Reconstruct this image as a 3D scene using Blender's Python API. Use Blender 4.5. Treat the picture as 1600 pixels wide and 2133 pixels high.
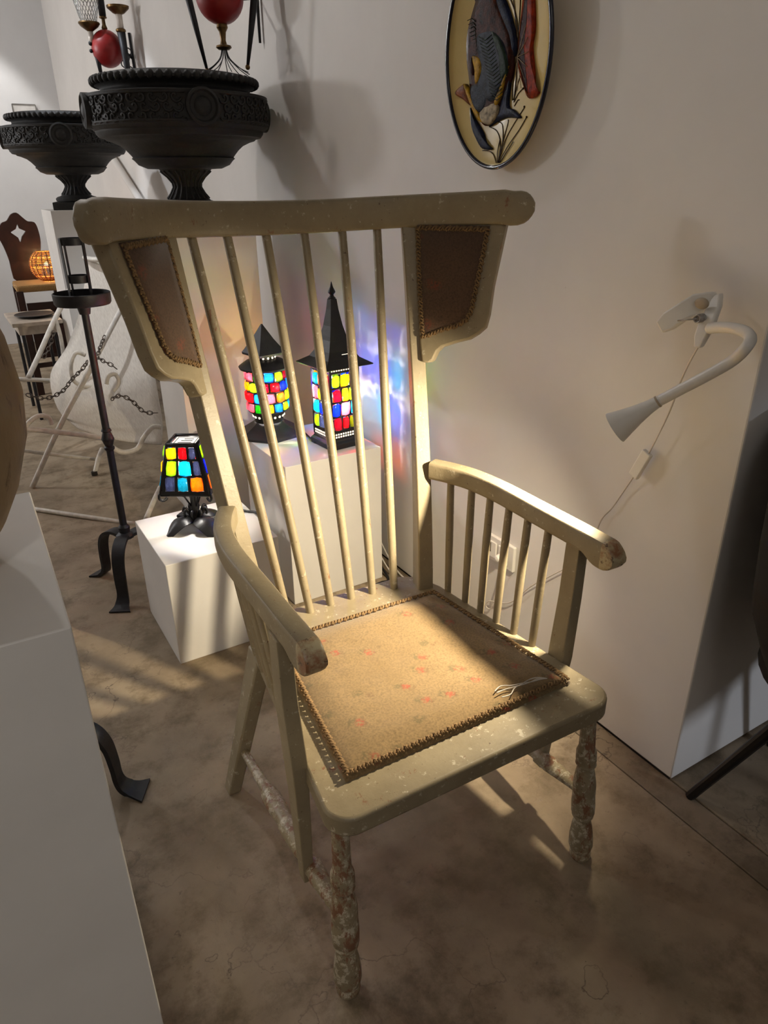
import bpy, bmesh, math, random
from mathutils import Vector, Matrix, noise
random.seed(7)
scene = bpy.context.scene
for o in list(bpy.data.objects): bpy.data.objects.remove(o, do_unlink=True)
COL = scene.collection
PI = math.pi
V = Vector

# ------------------------------------------------------------------ camera
F_PX, CX, CY, CAM_H = 1482.0, 800.0, 1066.5, 1.33
_d = V((832.0 - CX, 4247.0 - CY, F_PX)).normalized()
UP = -_d
_w = V((-190.0 - CX, 390.0 - CY, F_PX))
AY = (_w - UP * _w.dot(UP)).normalized()
AX = AY.cross(UP)
def cam2world(v): return V((AX.dot(v), AY.dot(v), UP.dot(v)))
EYE = V((0, 0, CAM_H))
def ray(px, py): return cam2world(V((px - CX, py - CY, F_PX)))
def on_z(px, py, z=0.0):
    r = ray(px, py); return EYE + r * ((z - CAM_H) / r.z)
def on_x(px, py, x):
    r = ray(px, py); return EYE + r * (x / r.x)
def on_y(px, py, y):
    r = ray(px, py); return EYE + r * (y / r.y)
cd = bpy.data.cameras.new('camera'); cam = bpy.data.objects.new('camera', cd); COL.objects.link(cam)
_r, _u, _b = cam2world(V((1, 0, 0))), cam2world(V((0, -1, 0))), cam2world(V((0, 0, -1)))
cam.matrix_world = Matrix(((_r.x, _u.x, _b.x, 0), (_r.y, _u.y, _b.y, 0), (_r.z, _u.z, _b.z, CAM_H), (0, 0, 0, 1)))
cd.sensor_fit = 'VERTICAL'; cd.sensor_height = 36.0; cd.lens = F_PX / 2133.0 * 36.0
cd.clip_start = 0.02; cd.clip_end = 60
scene.camera = cam

# ------------------------------------------------------------------ light, exposure
vs = scene.view_settings
vs.view_transform = 'Standard'; vs.look = 'None'; vs.gamma = 1.0; vs.use_curve_mapping = False
vs.exposure = 0.0
world = bpy.data.worlds.new('world'); scene.world = world; world.use_nodes = True
world.node_tree.nodes['Background'].inputs[0].default_value = (0.8, 0.85, 1.0, 1)
world.node_tree.nodes['Background'].inputs[1].default_value = 0.01

def spot(name, loc, target, watts, deg, blend, radius, color):
    l = bpy.data.lights.new(name, 'SPOT'); l.energy = watts; l.spot_size = math.radians(deg); l.spot_blend = blend
    l.shadow_soft_size = radius; l.color = color
    o = bpy.data.objects.new(name, l); COL.objects.link(o); o.location = loc
    o.rotation_euler = (V(target) - V(loc)).to_track_quat('-Z', 'Y').to_euler(); return o
def point(name, loc, watts, radius, color):
    l = bpy.data.lights.new(name, 'POINT'); l.energy = watts; l.shadow_soft_size = radius; l.color = color
    o = bpy.data.objects.new(name, l); COL.objects.link(o); o.location = loc; return o
WARM = (1.0, 0.86, 0.70); NEUT = (1.0, 0.97, 0.94); COOL = (0.86, 0.92, 1.0)
# gallery ceiling spots and left lamp, side window daylight, added fill
spot('track_spot_wall', (0.30, 3.60, 3.0), (1.25, 1.7, 1.3), 32, 100, 0.9, 0.05, NEUT)
spot('track_spot_lounger', (0.0, 3.2, 3.0), (0.72, 3.95, 0.95), 130, 30, 0.7, 0.05, COOL)
spot('track_spot_rail', (0.30, 4.75, 3.0), (1.256, 4.55, 1.15), 80, 34, 0.5, 0.03, COOL)
spot('track_spot_far_wall', (0.45, 6.7, 3.0), (0.80, 7.4, 1.68), 70, 38, 0.6, 0.04, NEUT)
spot('side_window_daylight', (2.25, -2.2, 1.35), (1.60, 0.74, 0.42), 100, 23, 0.6, 0.16, (0.80, 0.87, 1.0))  # stands in for low daylight from an unseen side window
point('gallery_lamp_left', (-1.9, 5.5, 2.1), 95, 0.14, (0.96, 0.97, 1.0))
spot('ceiling_spot_behind', (-0.9, -1.6, 2.7), (-0.28, 0.75, 0.55), 40, 32, 0.9, 0.10, NEUT)
point('fill_light_behind', (-0.5, -1.5, 2.75), 17, 0.40, NEUT)  # unseen fill added behind the camera to lift the front

# ------------------------------------------------------------------ materials
def srgb(r, g, b):
    f = lambda c: (c / 255 / 12.92) if c / 255 <= 0.04045 else ((c / 255 + 0.055) / 1.055) ** 2.4
    return (f(r), f(g), f(b), 1.0)
class MT:
    def __init__(s, name):
        s.m = bpy.data.materials.new(name); s.m.use_nodes = True
        s.nt = s.m.node_tree; s.b = s.nt.nodes['Principled BSDF']; s.tc = s.nt.nodes.new('ShaderNodeTexCoord')
    def n(s, t, **k):
        nd = s.nt.nodes.new(t)
        for a, v in k.items(): setattr(nd, a, v)
        return nd
    def l(s, a, b): s.nt.links.new(a, b)
    def noise(s, scale, detail=4, rough=0.6, vec=None, stretch=None):
        nd = s.n('ShaderNodeTexNoise'); nd.inputs['Scale'].default_value = scale
        nd.inputs['Detail'].default_value = detail; nd.inputs['Roughness'].default_value = rough
        src = vec or s.tc.outputs['Object']
        if stretch:
            mp = s.n('ShaderNodeMapping'); mp.inputs['Scale'].default_value = stretch; s.l(src, mp.inputs[0]); src = mp.outputs[0]
        s.l(src, nd.inputs['Vector']); return nd.outputs['Fac']
    def ramp(s, fac, stops):
        r = s.n('ShaderNodeValToRGB'); e = r.color_ramp.elements
        while len(e) < len(stops): e.new(0.5)
        for i, (p, c) in enumerate(stops): e[i].position = p; e[i].color = c if len(c) == 4 else (*c, 1)
        s.l(fac, r.inputs[0]); return r.outputs[0]
    def mix(s, fac, a, b):
        m = s.n('ShaderNodeMix', data_type='RGBA')
        for i, v in ((0, fac), (6, a), (7, b)):
            if isinstance(v, (tuple, float, int)): m.inputs[i].default_value = v
            else: s.l(v, m.inputs[i])
        return m.outputs[2]
    def math(s, op, a, b=0.0):
        m = s.n('ShaderNodeMath', operation=op)
        for i, v in ((0, a), (1, b)):
            if isinstance(v, (float, int)): m.inputs[i].default_value = v
            else: s.l(v, m.inputs[i])
        return m.outputs[0]
    def bump(s, h, strength=0.2, dist=0.002):
        b = s.n('ShaderNodeBump'); b.inputs['Strength'].default_value = strength; b.inputs['Distance'].default_value = dist
        s.l(h, b.inputs['Height']); s.l(b.outputs[0], s.b.inputs['Normal'])
    def col(s, v):
        if isinstance(v, tuple): s.b.inputs['Base Color'].default_value = v
        else: s.l(v, s.b.inputs['Base Color'])
    def rough(s, v):
        if isinstance(v, float): s.b.inputs['Roughness'].default_value = v
        else: s.l(v, s.b.inputs['Roughness'])
BW = lambda lo, hi: [(lo, (0, 0, 0)), (hi, (1, 1, 1))]

def m_wall(name, c=(221, 217, 212)):
    m = MT(name); a = m.noise(2.2, 5); c2 = srgb(*[int(x * 0.955) for x in c])
    base = m.mix(m.ramp(a, BW(0.3, 0.7)), srgb(*c), c2)
    scuff = m.ramp(m.noise(26, 6, 0.75), BW(0.74, 0.80))
    m.col(m.mix(scuff, base, srgb(150, 142, 135))); m.rough(0.75); m.bump(m.noise(60, 4), 0.12, 0.002); return m.m
def m_floor(name, tone=1.0):
    m = MT(name); a = m.noise(1.6, 8, 0.65); b = m.noise(7.0, 8, 0.7); c = m.noise(45, 6, 0.7)
    t = lambda r, g, bb: srgb(r * tone, g * tone, bb * tone)
    base = m.ramp(a, [(0.32, t(104, 91, 72)), (0.52, t(137, 121, 100)), (0.68, t(156, 141, 118))])
    base = m.mix(m.ramp(b, BW(0.48, 0.64)), base, t(103, 89, 69))
    st = m.ramp(m.noise(2.6, 9, 0.72, stretch=(1.0, 0.45, 1.0)), BW(0.56, 0.66))
    base = m.mix(m.math('MULTIPLY', st, 0.7), base, t(82, 70, 53))
    base = m.mix(m.ramp(c, BW(0.62, 0.74)), base, t(96, 82, 68))
    pits = m.ramp(m.noise(120, 3, 0.6), BW(0.72, 0.76))
    base = m.mix(pits, base, t(64, 54, 45))
    vo = m.n('ShaderNodeTexVoronoi', feature='DISTANCE_TO_EDGE'); vo.inputs['Scale'].default_value = 1.15
    wob = m.n('ShaderNodeVectorMath', operation='ADD'); nz = m.n('ShaderNodeTexNoise'); nz.inputs['Scale'].default_value = 5; nz.inputs['Detail'].default_value = 6
    m.l(m.tc.outputs['Object'], nz.inputs['Vector']); m.l(m.tc.outputs['Object'], wob.inputs[0]); m.l(nz.outputs['Color'], wob.inputs[1]); m.l(wob.outputs[0], vo.inputs['Vector'])
    crack = m.ramp(vo.outputs['Distance'], [(0.0, (1, 1, 1)), (0.006, (0, 0, 0))])
    base = m.mix(m.math('MULTIPLY', crack, m.ramp(a, BW(0.42, 0.6))), base, t(88, 74, 62))
    m.col(base); m.rough(m.ramp(b, [(0.3, (0.5,) * 3), (0.7, (0.72,) * 3)])); m.bump(m.math('ADD', b, c), 0.25, 0.004); return m.m
def m_plain(name, c, rough=0.5, metal=0.0, var=0.06, nscale=14, bump=0.08):
    m = MT(name); a = m.noise(nscale, 5)
    m.col(m.mix(m.ramp(a, BW(0.3, 0.7)), srgb(*c), srgb(*[x * (1 - var * 2) for x in c]))); m.rough(rough)
    m.b.inputs['Metallic'].default_value = metal
    if bump: m.bump(m.noise(nscale * 5, 4), bump, 0.002)
    return m.m
def m_chair(name, wear):
    m = MT(name); a = m.noise(9, 6, 0.7); g = m.noise(58, 6, 0.75); f = m.noise(110, 5, 0.7)
    base = m.mix(m.ramp(a, BW(0.35, 0.7)), srgb(151, 138, 111), srgb(133, 120, 95))
    lo = 0.66 - wear * 0.16
    base = m.mix(m.ramp(g, BW(lo, lo + 0.05)), base, srgb(188, 178, 156))
    lo2 = 0.68 - wear * 0.17
    base = m.mix(m.ramp(m.noise(22, 7, 0.8, stretch=(1, 1, 0.5)), BW(lo2, lo2 + 0.04)), base, srgb(128, 90, 66))
    base = m.mix(m.ramp(f, BW(0.66 - wear * 0.05, 0.70)), base, srgb(92, 70, 52))
    m.col(base); m.rough(0.46); m.bump(m.math('ADD', g, f), 0.25, 0.0015); return m.m
def m_worn_end(name):
    m = MT(name); g = m.noise(40, 6, 0.75)
    base = m.mix(m.ramp(m.noise(26, 6, 0.7), BW(0.42, 0.58)), srgb(186, 173, 138), srgb(150, 104, 70))
    m.col(m.mix(m.ramp(g, BW(0.56, 0.62)), base, srgb(96, 72, 55))); m.rough(0.42); m.bump(g, 0.25, 0.001); return m.m
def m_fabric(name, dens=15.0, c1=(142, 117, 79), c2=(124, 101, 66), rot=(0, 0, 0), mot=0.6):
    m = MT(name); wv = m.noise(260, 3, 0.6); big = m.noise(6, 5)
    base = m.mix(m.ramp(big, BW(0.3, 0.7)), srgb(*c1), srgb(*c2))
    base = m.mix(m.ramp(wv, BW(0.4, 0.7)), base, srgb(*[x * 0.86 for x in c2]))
    def motif(off, r0, r1, colr, thresh=0.35):
        mp = m.n('ShaderNodeMapping'); mp.inputs['Location'].default_value = off; mp.inputs['Rotation'].default_value = rot; m.l(m.tc.outputs['Object'], mp.inputs[0])
        wb = m.n('ShaderNodeTexNoise'); wb.inputs['Scale'].default_value = 120; wb.inputs['Detail'].default_value = 3; m.l(m.tc.outputs['Object'], wb.inputs['Vector'])
        sc = m.n('ShaderNodeVectorMath', operation='SCALE'); sc.inputs[3].default_value = 0.014; m.l(wb.outputs['Color'], sc.inputs[0])
        ad = m.n('ShaderNodeVectorMath', operation='ADD'); m.l(mp.outputs[0], ad.inputs[0]); m.l(sc.outputs[0], ad.inputs[1])
        vo = m.n('ShaderNodeTexVoronoi', voronoi_dimensions='2D'); vo.inputs['Scale'].default_value = dens; vo.inputs['Randomness'].default_value = 0.75; m.l(ad.outputs[0], vo.inputs['Vector'])
        d = m.ramp(vo.outputs['Distance'], [(r0, (1, 1, 1)), (r1, (0, 0, 0))])
        sp = m.n('ShaderNodeSeparateColor'); m.l(vo.outputs['Color'], sp.inputs[0])
        return m.math('MULTIPLY', d, m.math('MULTIPLY', m.ramp(m.noise(170, 3, 0.6), BW(0.44, 0.52)), m.math('GREATER_THAN', sp.outputs[0], thresh))), colr
    for off, r0, r1, c, th in (((0.011, -0.008, 0), 0.11, 0.19, srgb(84, 76, 46), 0.25), ((-0.007, 0.006, 0), 0.08, 0.16, srgb(100, 74, 46), 0.35), ((0, 0, 0), 0.09, 0.18, srgb(156, 58, 40), 0.40)):
        fac, cc = motif(off, r0, r1, c, th); base = m.mix(m.math('MULTIPLY', fac, mot), base, cc)
    m.col(base); m.rough(0.95); m.b.inputs['Sheen Weight'].default_value = 0.25; m.bump(wv, 0.35, 0.001); return m.m
def m_glass(name, c, emit=0.46):
    m = MT(name); nt = m.nt; nt.nodes.remove(m.b)
    out = nt.nodes['Material Output']; col = srgb(*c)
    tr = m.n('ShaderNodeBsdfTransparent'); tr.inputs[0].default_value = (*[x ** 0.6 for x in col[:3]], 1)
    tl = m.n('ShaderNodeBsdfTranslucent'); tl.inputs[0].default_value = col
    gl = m.n('ShaderNodeBsdfGlossy'); gl.inputs['Roughness'].default_value = 0.08
    em = m.n('ShaderNodeEmission'); em.inputs[0].default_value = col
    nz = m.noise(2.6, 5, 0.7)
    sx = m.n('ShaderNodeSeparateXYZ'); m.l(m.tc.outputs['Object'], sx.inputs[0])
    r2 = m.math('ADD', m.math('MULTIPLY', sx.outputs[0], sx.outputs[0]), m.math('MULTIPLY', sx.outputs[1], sx.outputs[1]))
    thick = m.math('MAXIMUM', m.math('SUBTRACT', 1.25, m.math('MULTIPLY', r2, 3.6)), 0.12)  # painted glow: emission bright mid-chunk, dimmed towards the edges
    m.l(m.math('MULTIPLY', m.math('MULTIPLY', m.ramp(nz, [(0.36, (0.22,) * 3), (0.64, (2.0,) * 3)]), emit), thick), em.inputs[1])
    a = m.n('ShaderNodeMixShader'); a.inputs[0].default_value = 0.45; m.l(tr.outputs[0], a.inputs[1]); m.l(tl.outputs[0], a.inputs[2])
    ad = m.n('ShaderNodeAddShader'); m.l(a.outputs[0], ad.inputs[0]); m.l(em.outputs[0], ad.inputs[1])
    b = m.n('ShaderNodeMixShader'); b.inputs[0].default_value = 0.06; m.l(ad.outputs[0], b.inputs[1]); m.l(gl.outputs[0], b.inputs[2])
    m.l(b.outputs[0], out.inputs[0]); return m.m
def m_emit(name, c, s):
    m = MT(name); m.col(srgb(*c)); m.b.inputs['Emission Color'].default_value = srgb(*c); m.b.inputs['Emission Strength'].default_value = s; return m.m
def m_urn(name):
    m = MT(name); a = m.noise(35, 6, 0.7)
    m.col(m.ramp(a, [(0.3, srgb(20, 19, 19)), (0.6, srgb(33, 32, 31)), (0.8, srgb(50, 44, 40))])); m.rough(0.62)
    m.bump(a, 0.5, 0.003); return m.m
def m_canvas(name):
    m = MT(name); w = m.noise(40, 5, 0.6, stretch=(14, 1, 1))
    m.col(m.mix(m.ramp(w, BW(0.35, 0.65)), srgb(214, 206, 194), srgb(190, 180, 168))); m.rough(0.9); m.bump(w, 0.3, 0.002); return m.m
def m_barrel(name):
    m = MT(name); a = m.noise(24, 6, 0.75, stretch=(1, 1, 0.35)); b = m.noise(5, 4)
    base = m.ramp(b, [(0.3, srgb(128, 108, 78)), (0.7, srgb(160, 138, 104))])
    m.col(m.mix(m.ramp(a, BW(0.55, 0.68)), base, srgb(84, 62, 38))); m.rough(0.7); m.bump(a, 0.4, 0.004); return m.m
def m_woven(name, c1, c2, scale=60):
    m = MT(name); w = m.n('ShaderNodeTexWave'); w.inputs['Scale'].default_value = scale; w.inputs['Distortion'].default_value = 1.5
    m.l(m.tc.outputs['Object'], w.inputs['Vector'])
    m.col(m.mix(w.outputs['Fac'], srgb(*c1), srgb(*c2))); m.rough(0.85); m.bump(w.outputs['Fac'], 0.6, 0.004); return m.m

M = {}
M['wall'] = m_wall('wall_paint'); M['wall2'] = m_wall('wall_paint_grey', (214, 214, 214))
M['floor'] = m_floor('concrete_floor', 1.13); M['floor2'] = m_floor('concrete_floor_side', 1.02); M['thresh'] = m_floor('concrete_threshold', 0.98)
M['plinth'] = m_plain('plinth_white', (226, 222, 216), 0.55, var=0.02, nscale=5, bump=0.03)
M['paint'] = m_chair('chair_paint', 0.28); M['worn'] = m_chair('chair_paint_worn', 0.92); M['mid'] = m_chair('chair_paint_rubbed', 0.4); M['armend'] = m_worn_end('arm_end_bare')
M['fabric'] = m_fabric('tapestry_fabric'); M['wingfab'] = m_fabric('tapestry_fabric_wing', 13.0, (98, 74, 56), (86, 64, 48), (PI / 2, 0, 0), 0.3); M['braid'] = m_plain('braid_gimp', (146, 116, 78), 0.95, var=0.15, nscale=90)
M['iron'] = m_plain('wrought_iron', (42, 42, 46), 0.5, 0.3, 0.15, 40, 0.2); M['blackmetal'] = m_plain('black_lamp_metal', (22, 21, 22), 0.42, 0.2, 0.1, 40, 0.15)
M['urn'] = m_urn('urn_cast_iron'); M['whiteplastic'] = m_plain('white_plastic', (226, 222, 214), 0.35, var=0.02, bump=0)
M['cordwhite'] = m_plain('white_cord', (214, 206, 196), 0.5, bump=0); M['cordblack'] = m_plain('black_cord', (20, 20, 22), 0.45, bump=0)
M['rubber'] = m_plain('grey_pad', (176, 160, 136), 0.6); M['steel'] = m_plain('steel', (170, 168, 165), 0.3, 0.9, bump=0)
M['brass'] = m_plain('aged_brass', (128, 100, 62), 0.35, 0.85, 0.15, 30); M['redglobe'] = m_plain('red_lacquer', (150, 24, 24), 0.4, 0, 0.06, 20, 0.05)
M['candle'] = m_plain('candle_white', (226, 216, 206), 0.6)
M['canvas'] = m_canvas('canvas_sling'); M['whitetube'] = m_plain('white_tube', (222, 214, 202), 0.45, var=0.08, nscale=30); M['chain'] = m_plain('chain_rusty', (110, 98, 88), 0.6, 0.4, 0.2, 60)
M['darkwood'] = m_plain('dark_red_wood', (60, 28, 20), 0.4, 0, 0.2, 18); M['rush'] = m_woven('rush_seat', (190, 150, 92), (130, 96, 56))
M['wicker'] = m_woven('wicker_weave', (206, 140, 72), (138, 84, 40), 45)
M['barrel'] = m_barrel('barrel_wood'); M['blackfab'] = m_plain('black_upholstery', (9, 9, 10), 0.95, 0, 0.1, 60, 0.2)
M['ceram'] = m_plain('cream_glaze', (210, 184, 116), 0.12, 0, 0.05, 6, 0.02); M['rimblue'] = m_plain('navy_glaze', (22, 24, 42), 0.12, bump=0)
for k, c in dict(fbrown=(74, 34, 22), fgreen=(44, 62, 46), fgrey=(48, 55, 68), fblue=(30, 38, 66), fyel=(206, 160, 40), fred=(168, 52, 20), fdark=(60, 22, 18), fcream=(196, 176, 140), frust=(150, 84, 44), fline=(62, 40, 26)).items():
    M[k] = m_plain('glaze_' + k[1:], c, 0.16, 0, 0.3, 70, 0.5); M[k].node_tree.nodes['Principled BSDF'].inputs['Specular IOR Level'].default_value = 0.13
M['bulb'] = m_emit('bulb_glow', (255, 246, 230), 10.0); M['holeglow'] = m_emit('hole_glow', (255, 240, 215), 1.6); M['labelglow'] = m_emit('lit_paper_liner', (255, 250, 240), 0.9)  # includes a painted glow standing in for bulb light through lamp holes
M['ink'] = m_plain('label_ink', (120, 120, 116), 0.8, bump=0); M['acrylic'] = m_plain('pale_panel', (214, 212, 208), 0.3, bump=0)
M['dark'] = m_plain('dark_gap', (44, 38, 32), 0.9, bump=0); M['table'] = m_plain('pale_table_top', (196, 182, 166), 0.5, var=0.1)
GC = dict(red=(215, 18, 34), orange=(255, 125, 15), yellow=(255, 200, 25), lime=(150, 195, 35), green=(40, 130, 30), cyan=(20, 170, 220), teal=(20, 130, 150), blue=(20, 50, 225), sky=(40, 125, 240), pink=(225, 95, 110), wine=(130, 10, 40), smoke=(70, 75, 100), olive=(110, 110, 20), amber=(235, 110, 25))
for k, c in GC.items(): M['g_' + k] = m_glass('glass_' + k, c)

# ------------------------------------------------------------------ mesh helpers
class MB:
    def __init__(s): s.v = []; s.f = []
    def add(s, vs_, fs, mat=None):
        o = len(s.v); s.v += [tuple(mat @ V(p)) if mat else tuple(p) for p in vs_]; s.f += [tuple(i + o for i in q) for q in fs]; return s
    def box(s, c, size, mat=None):
        x, y, z = [k / 2 for k in size]; c = V(c)
        vs_ = [c + V((a * x, b * y, d * z)) for a in (-1, 1) for b in (-1, 1) for d in (-1, 1)]
        return s.add(vs_, [(0, 1, 3, 2), (4, 6, 7, 5), (0, 4, 5, 1), (2, 3, 7, 6), (0, 2, 6, 4), (1, 5, 7, 3)], mat)
    def rings(s, rings, caps=True, closed=False, mat=None):
        n = len(rings[0]); vs_ = [p for r in rings for p in r]; fs = []
        k = len(rings)
        for i in range(k if closed else k - 1):
            a, b = i * n, ((i + 1) % k) * n
            for j in range(n): fs.append((a + j, a + (j + 1) % n, b + (j + 1) % n, b + j))
        if caps and not closed: fs += [tuple(range(n))[::-1], tuple(range((k - 1) * n, k * n))]
        return s.add(vs_, fs, mat)
    def lathe(s, prof, n=24, mat=None, caps=True):
        return s.rings([[(r * math.cos(2 * PI * j / n), r * math.sin(2 * PI * j / n), z) for j in range(n)] for r, z in prof], caps, mat=mat)
    def tube(s, path, r, n=10, caps=True, closed=False, mat=None):
        path = [V(p) for p in path]; k = len(path); rs = r if isinstance(r, (list, tuple)) else [r] * k
        rings = []; prev = None
        for i, p in enumerate(path):
            if closed: t = path[(i + 1) % k] - path[i - 1]
            else: t = path[min(i + 1, k - 1)] - path[max(i - 1, 0)]
            t = t.normalized() if t.length > 1e-9 else V((0, 0, 1))
            if prev is None:
                a = V((0, 0, 1)) if abs(t.z) < 0.9 else V((1, 0, 0)); u = t.cross(a).normalized()
            else:
                u = (prev - t * prev.dot(t)); u = u.normalized() if u.length > 1e-6 else t.orthogonal().normalized()
            prev = u; w = t.cross(u)
            rings.append([p + (u * math.cos(2 * PI * j / n) + w * math.sin(2 * PI * j / n)) * rs[i] for j in range(n)])
        return s.rings(rings, caps, closed, mat)
    def sphere(s, c, r, n=12, m=8, sc=(1, 1, 1)):
        c = V(c); prof = [(max(math.sin(PI * i / m), 1e-4) * r, -math.cos(PI * i / m) * r) for i in range(m + 1)]
        return s.lathe(prof, n, Matrix.Translation(c) @ Matrix.Diagonal((*sc, 1)))
    def prism(s, outline, off, mat=None):
        """closed 3D outline extruded by vector off"""
        a = [V(p) for p in outline]; n = len(a); off = V(off)
        return s.add(a + [p + off for p in a], [tuple(range(n))[::-1], tuple(range(n, 2 * n))] + [(i, (i + 1) % n, n + (i + 1) % n, n + i) for i in range(n)], mat)
    def build(s, name, mat, parent=None, smooth=False, bevel=0.0, seg=2, loc=None, angle=0.6):
        me = bpy.data.meshes.new(name); me.from_pydata(s.v, [], s.f)
        bm = bmesh.new(); bm.from_mesh(me); bmesh.ops.recalc_face_normals(bm, faces=bm.faces); bm.to_mesh(me); bm.free()
        if smooth:
            me.polygons.foreach_set('use_smooth', [True] * len(me.polygons))
            if smooth == 'auto': me.set_sharp_from_angle(angle=angle)
        me.materials.append(mat if not isinstance(mat, str) else M[mat])
        o = bpy.data.objects.new(name, me); COL.objects.link(o)
        if parent: o.parent = parent
        if loc: o.location = loc
        if bevel:
            b = o.modifiers.new('bevel', 'BEVEL'); b.width = bevel; b.segments = seg; b.limit_method = 'ANGLE'; b.angle_limit = 0.6
        return o
def tag(o, label, cat, group=None):
    o['label'] = label; o['category'] = cat
    if group: o['group'] = group
    return o
def thing(name, label, cat, loc=(0, 0, 0), rotz=0.0, group=None):
    o = bpy.data.objects.new(name, None); COL.objects.link(o); o.location = loc; o.rotation_euler = (0, 0, rotz); o.empty_display_size = 0.05
    return tag(o, label, cat, group)
def struct(o): o['kind'] = 'structure'; return o
def catmull(pts, sub=6, closed=False):
    pts = [V(p) for p in pts]; n = len(pts); out = []
    for i in range(n if closed else n - 1):
        g = lambda k: pts[k % n] if closed else pts[max(0, min(n - 1, k))]
        p0, p1, p2, p3 = g(i - 1), g(i), g(i + 1), g(i + 2)
        for j in range(sub):
            t = j / sub
            out.append(0.5 * ((2 * p1) + (p2 - p0) * t + (2 * p0 - 5 * p1 + 4 * p2 - p3) * t * t + (3 * p1 - p0 - 3 * p2 + p3) * t ** 3))
    if not closed: out.append(pts[-1])
    return out
def resample(path, step, closed=False):
    p = [V(q) for q in path]; 
    if closed: p = p + [p[0]]
    out = [p[0].copy()]; need = step
    for a, b in zip(p, p[1:]):
        L = (b - a).length; pos = 0.0
        while L - pos >= need:
            pos += need; out.append(a + (b - a) * (pos / L)); need = step
        need -= (L - pos)
    return out

# ------------------------------------------------------------------ room
XW, YE = 1.256, 0.748
ZC, YF, XL, YB, XR = 3.1, 7.4, -2.4, -2.6, 3.6
def slab(name, x0, x1, y0, y1, z0, z1, mat, bevel=0.0):
    return struct(MB().box(((x0 + x1) / 2, (y0 + y1) / 2, (z0 + z1) / 2), (x1 - x0, y1 - y0, z1 - z0)).build(name, mat, bevel=bevel))
slab('floor', XL, 1.182, YB, YF, -0.1, 0.0, 'floor', 0.002)
slab('trim_1', 1.186, XW + 0.004, YB, YF, -0.1, -0.001, 'thresh', 0.003)
slab('floor_side', XW + 0.007, XR, YB, YE + 0.2, -0.1, 0.0, 'floor2', 0.003)
struct(MB().prism([(XW, YE, 0.006), (XR, YE, 0.006), (XR, YE + 0.2, 0.006), (XW + 0.22, YE + 0.2, 0.006), (XW + 0.22, YF, 0.006), (XW, YF, 0.006)], (0, 0, ZC - 0.006)).build('wall_right', 'wall', bevel=0.004))
slab('wall_gap_strip', XW + 0.006, XW + 0.2, YE + 0.008, YF, -0.05, 0.02, 'dark')  # dark strip paints in the shadow gap under the wall
slab('wall_far', XL, XW + 0.2, YF, YF + 0.15, 0, ZC, 'wall2')
slab('wall_left', XL - 0.15, XL, YB, YF, 0, ZC, 'wall')
slab('wall_back', XL, XR, YB - 0.15, YB, 0, ZC, 'wall')
slab('wall_side', XR, XR + 0.15, YB, YE + 0.2, 0, ZC, 'wall')
slab('ceiling', XL - 0.1, XR + 0.1, YB, YF + 0.1, ZC, ZC + 0.1, 'wall')
# sloping rail high on the right wall
ra, rb = on_x(228, 303, XW), on_x(340, 476, XW)
q = MB(); q.tube([ra + V((-0.03, 0, 0)), rb + V((-0.03, 0, 0))], 0.022, 10); q.tube([ra + V((-0.012, 0, -0.05)), rb + V((-0.012, 0, -0.05))], 0.012, 8)
struct(q.build('trim_2', 'wall', smooth=True))

# ------------------------------------------------------------------ the armchair
CHR = thing('wingback_armchair', 'tall khaki painted wing armchair with spindle back and worn floral tapestry seat', 'chair', (0.632, 0.7125, 0), math.radians(-1.5))
def sym(fn):
    for s in (-1, 1): fn(s)
ZS = 0.437
# seat board
def seat_outline(z, grow=0.0):
    pts = []; R = 0.045; hw0, hw1, y0, y1 = 0.298 + grow, 0.228 + grow, -0.013 - grow, 0.590 + grow
    for k in range(9):
        a = -PI + (PI / 2) * k / 8
        pts.append((-hw0 + R + R * math.cos(a), y0 + R + R * math.sin(a), z))
    for k in range(9):
        a = -PI / 2 + (PI / 2) * k / 8
        pts.append((hw0 - R + R * math.cos(a), y0 + R + R * math.sin(a), z))
    pts += [(hw1 + 0.012, y1 - 0.09, z), (hw1 - 0.012, y1 - 0.02, z), (hw1 - 0.05, y1, z)]
    pts += [(0.0, y1 + 0.004, z)]
    pts += [(-hw1 + 0.05, y1, z), (-hw1 + 0.012, y1 - 0.02, z), (-hw1 - 0.012, y1 - 0.09, z)]
    return pts
MB().prism(seat_outline(ZS - 0.04), (0, 0, 0.04)).build('seat_board', 'mid', CHR, bevel=0.006, seg=3, smooth='auto')
# upholstered seat
FC = [(-0.243, 0.060), (0.250, 0.064), (0.204, 0.475), (-0.200, 0.478)]
def fquad(u, v):
    a = V(FC[0]).lerp(V(FC[1]), u); b = V(FC[3]).lerp(V(FC[2]), u); return a.lerp(b, v)
N = 40; fm = MB(); vs_ = []
for j in range(N + 1):
    for i in range(N + 1):
        u, v = i / N, j / N; p = fquad(u, v); e = min(u, 1 - u, v, 1 - v)
        sag = -0.010 * math.sin(PI * u) * math.sin(PI * v) * math.exp(-((u - 0.6) ** 2 + (v - 0.35) ** 2) * 5)
        h = 0.004 + 0.016 * min(1, e / 0.12) ** 0.6 + sag + 0.0016 * noise.noise(V((p.x * 25, p.y * 25, 1)))
        vs_.append((p.x, p.y, ZS + h))
fs = [(j * (N + 1) + i, j * (N + 1) + i + 1, (j + 1) * (N + 1) + i + 1, (j + 1) * (N + 1) + i) for j in range(N) for i in range(N)]
fm.add(vs_, fs)
rim = [i for i in range(N + 1)] + [j * (N + 1) + N for j in range(1, N + 1)] + [N * (N + 1) + i for i in range(N - 1, -1, -1)] + [j * (N + 1) for j in range(N - 1, 0, -1)]
o0 = len(fm.v); fm.v += [(vs_[k][0], vs_[k][1], ZS - 0.004) for k in rim]
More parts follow.
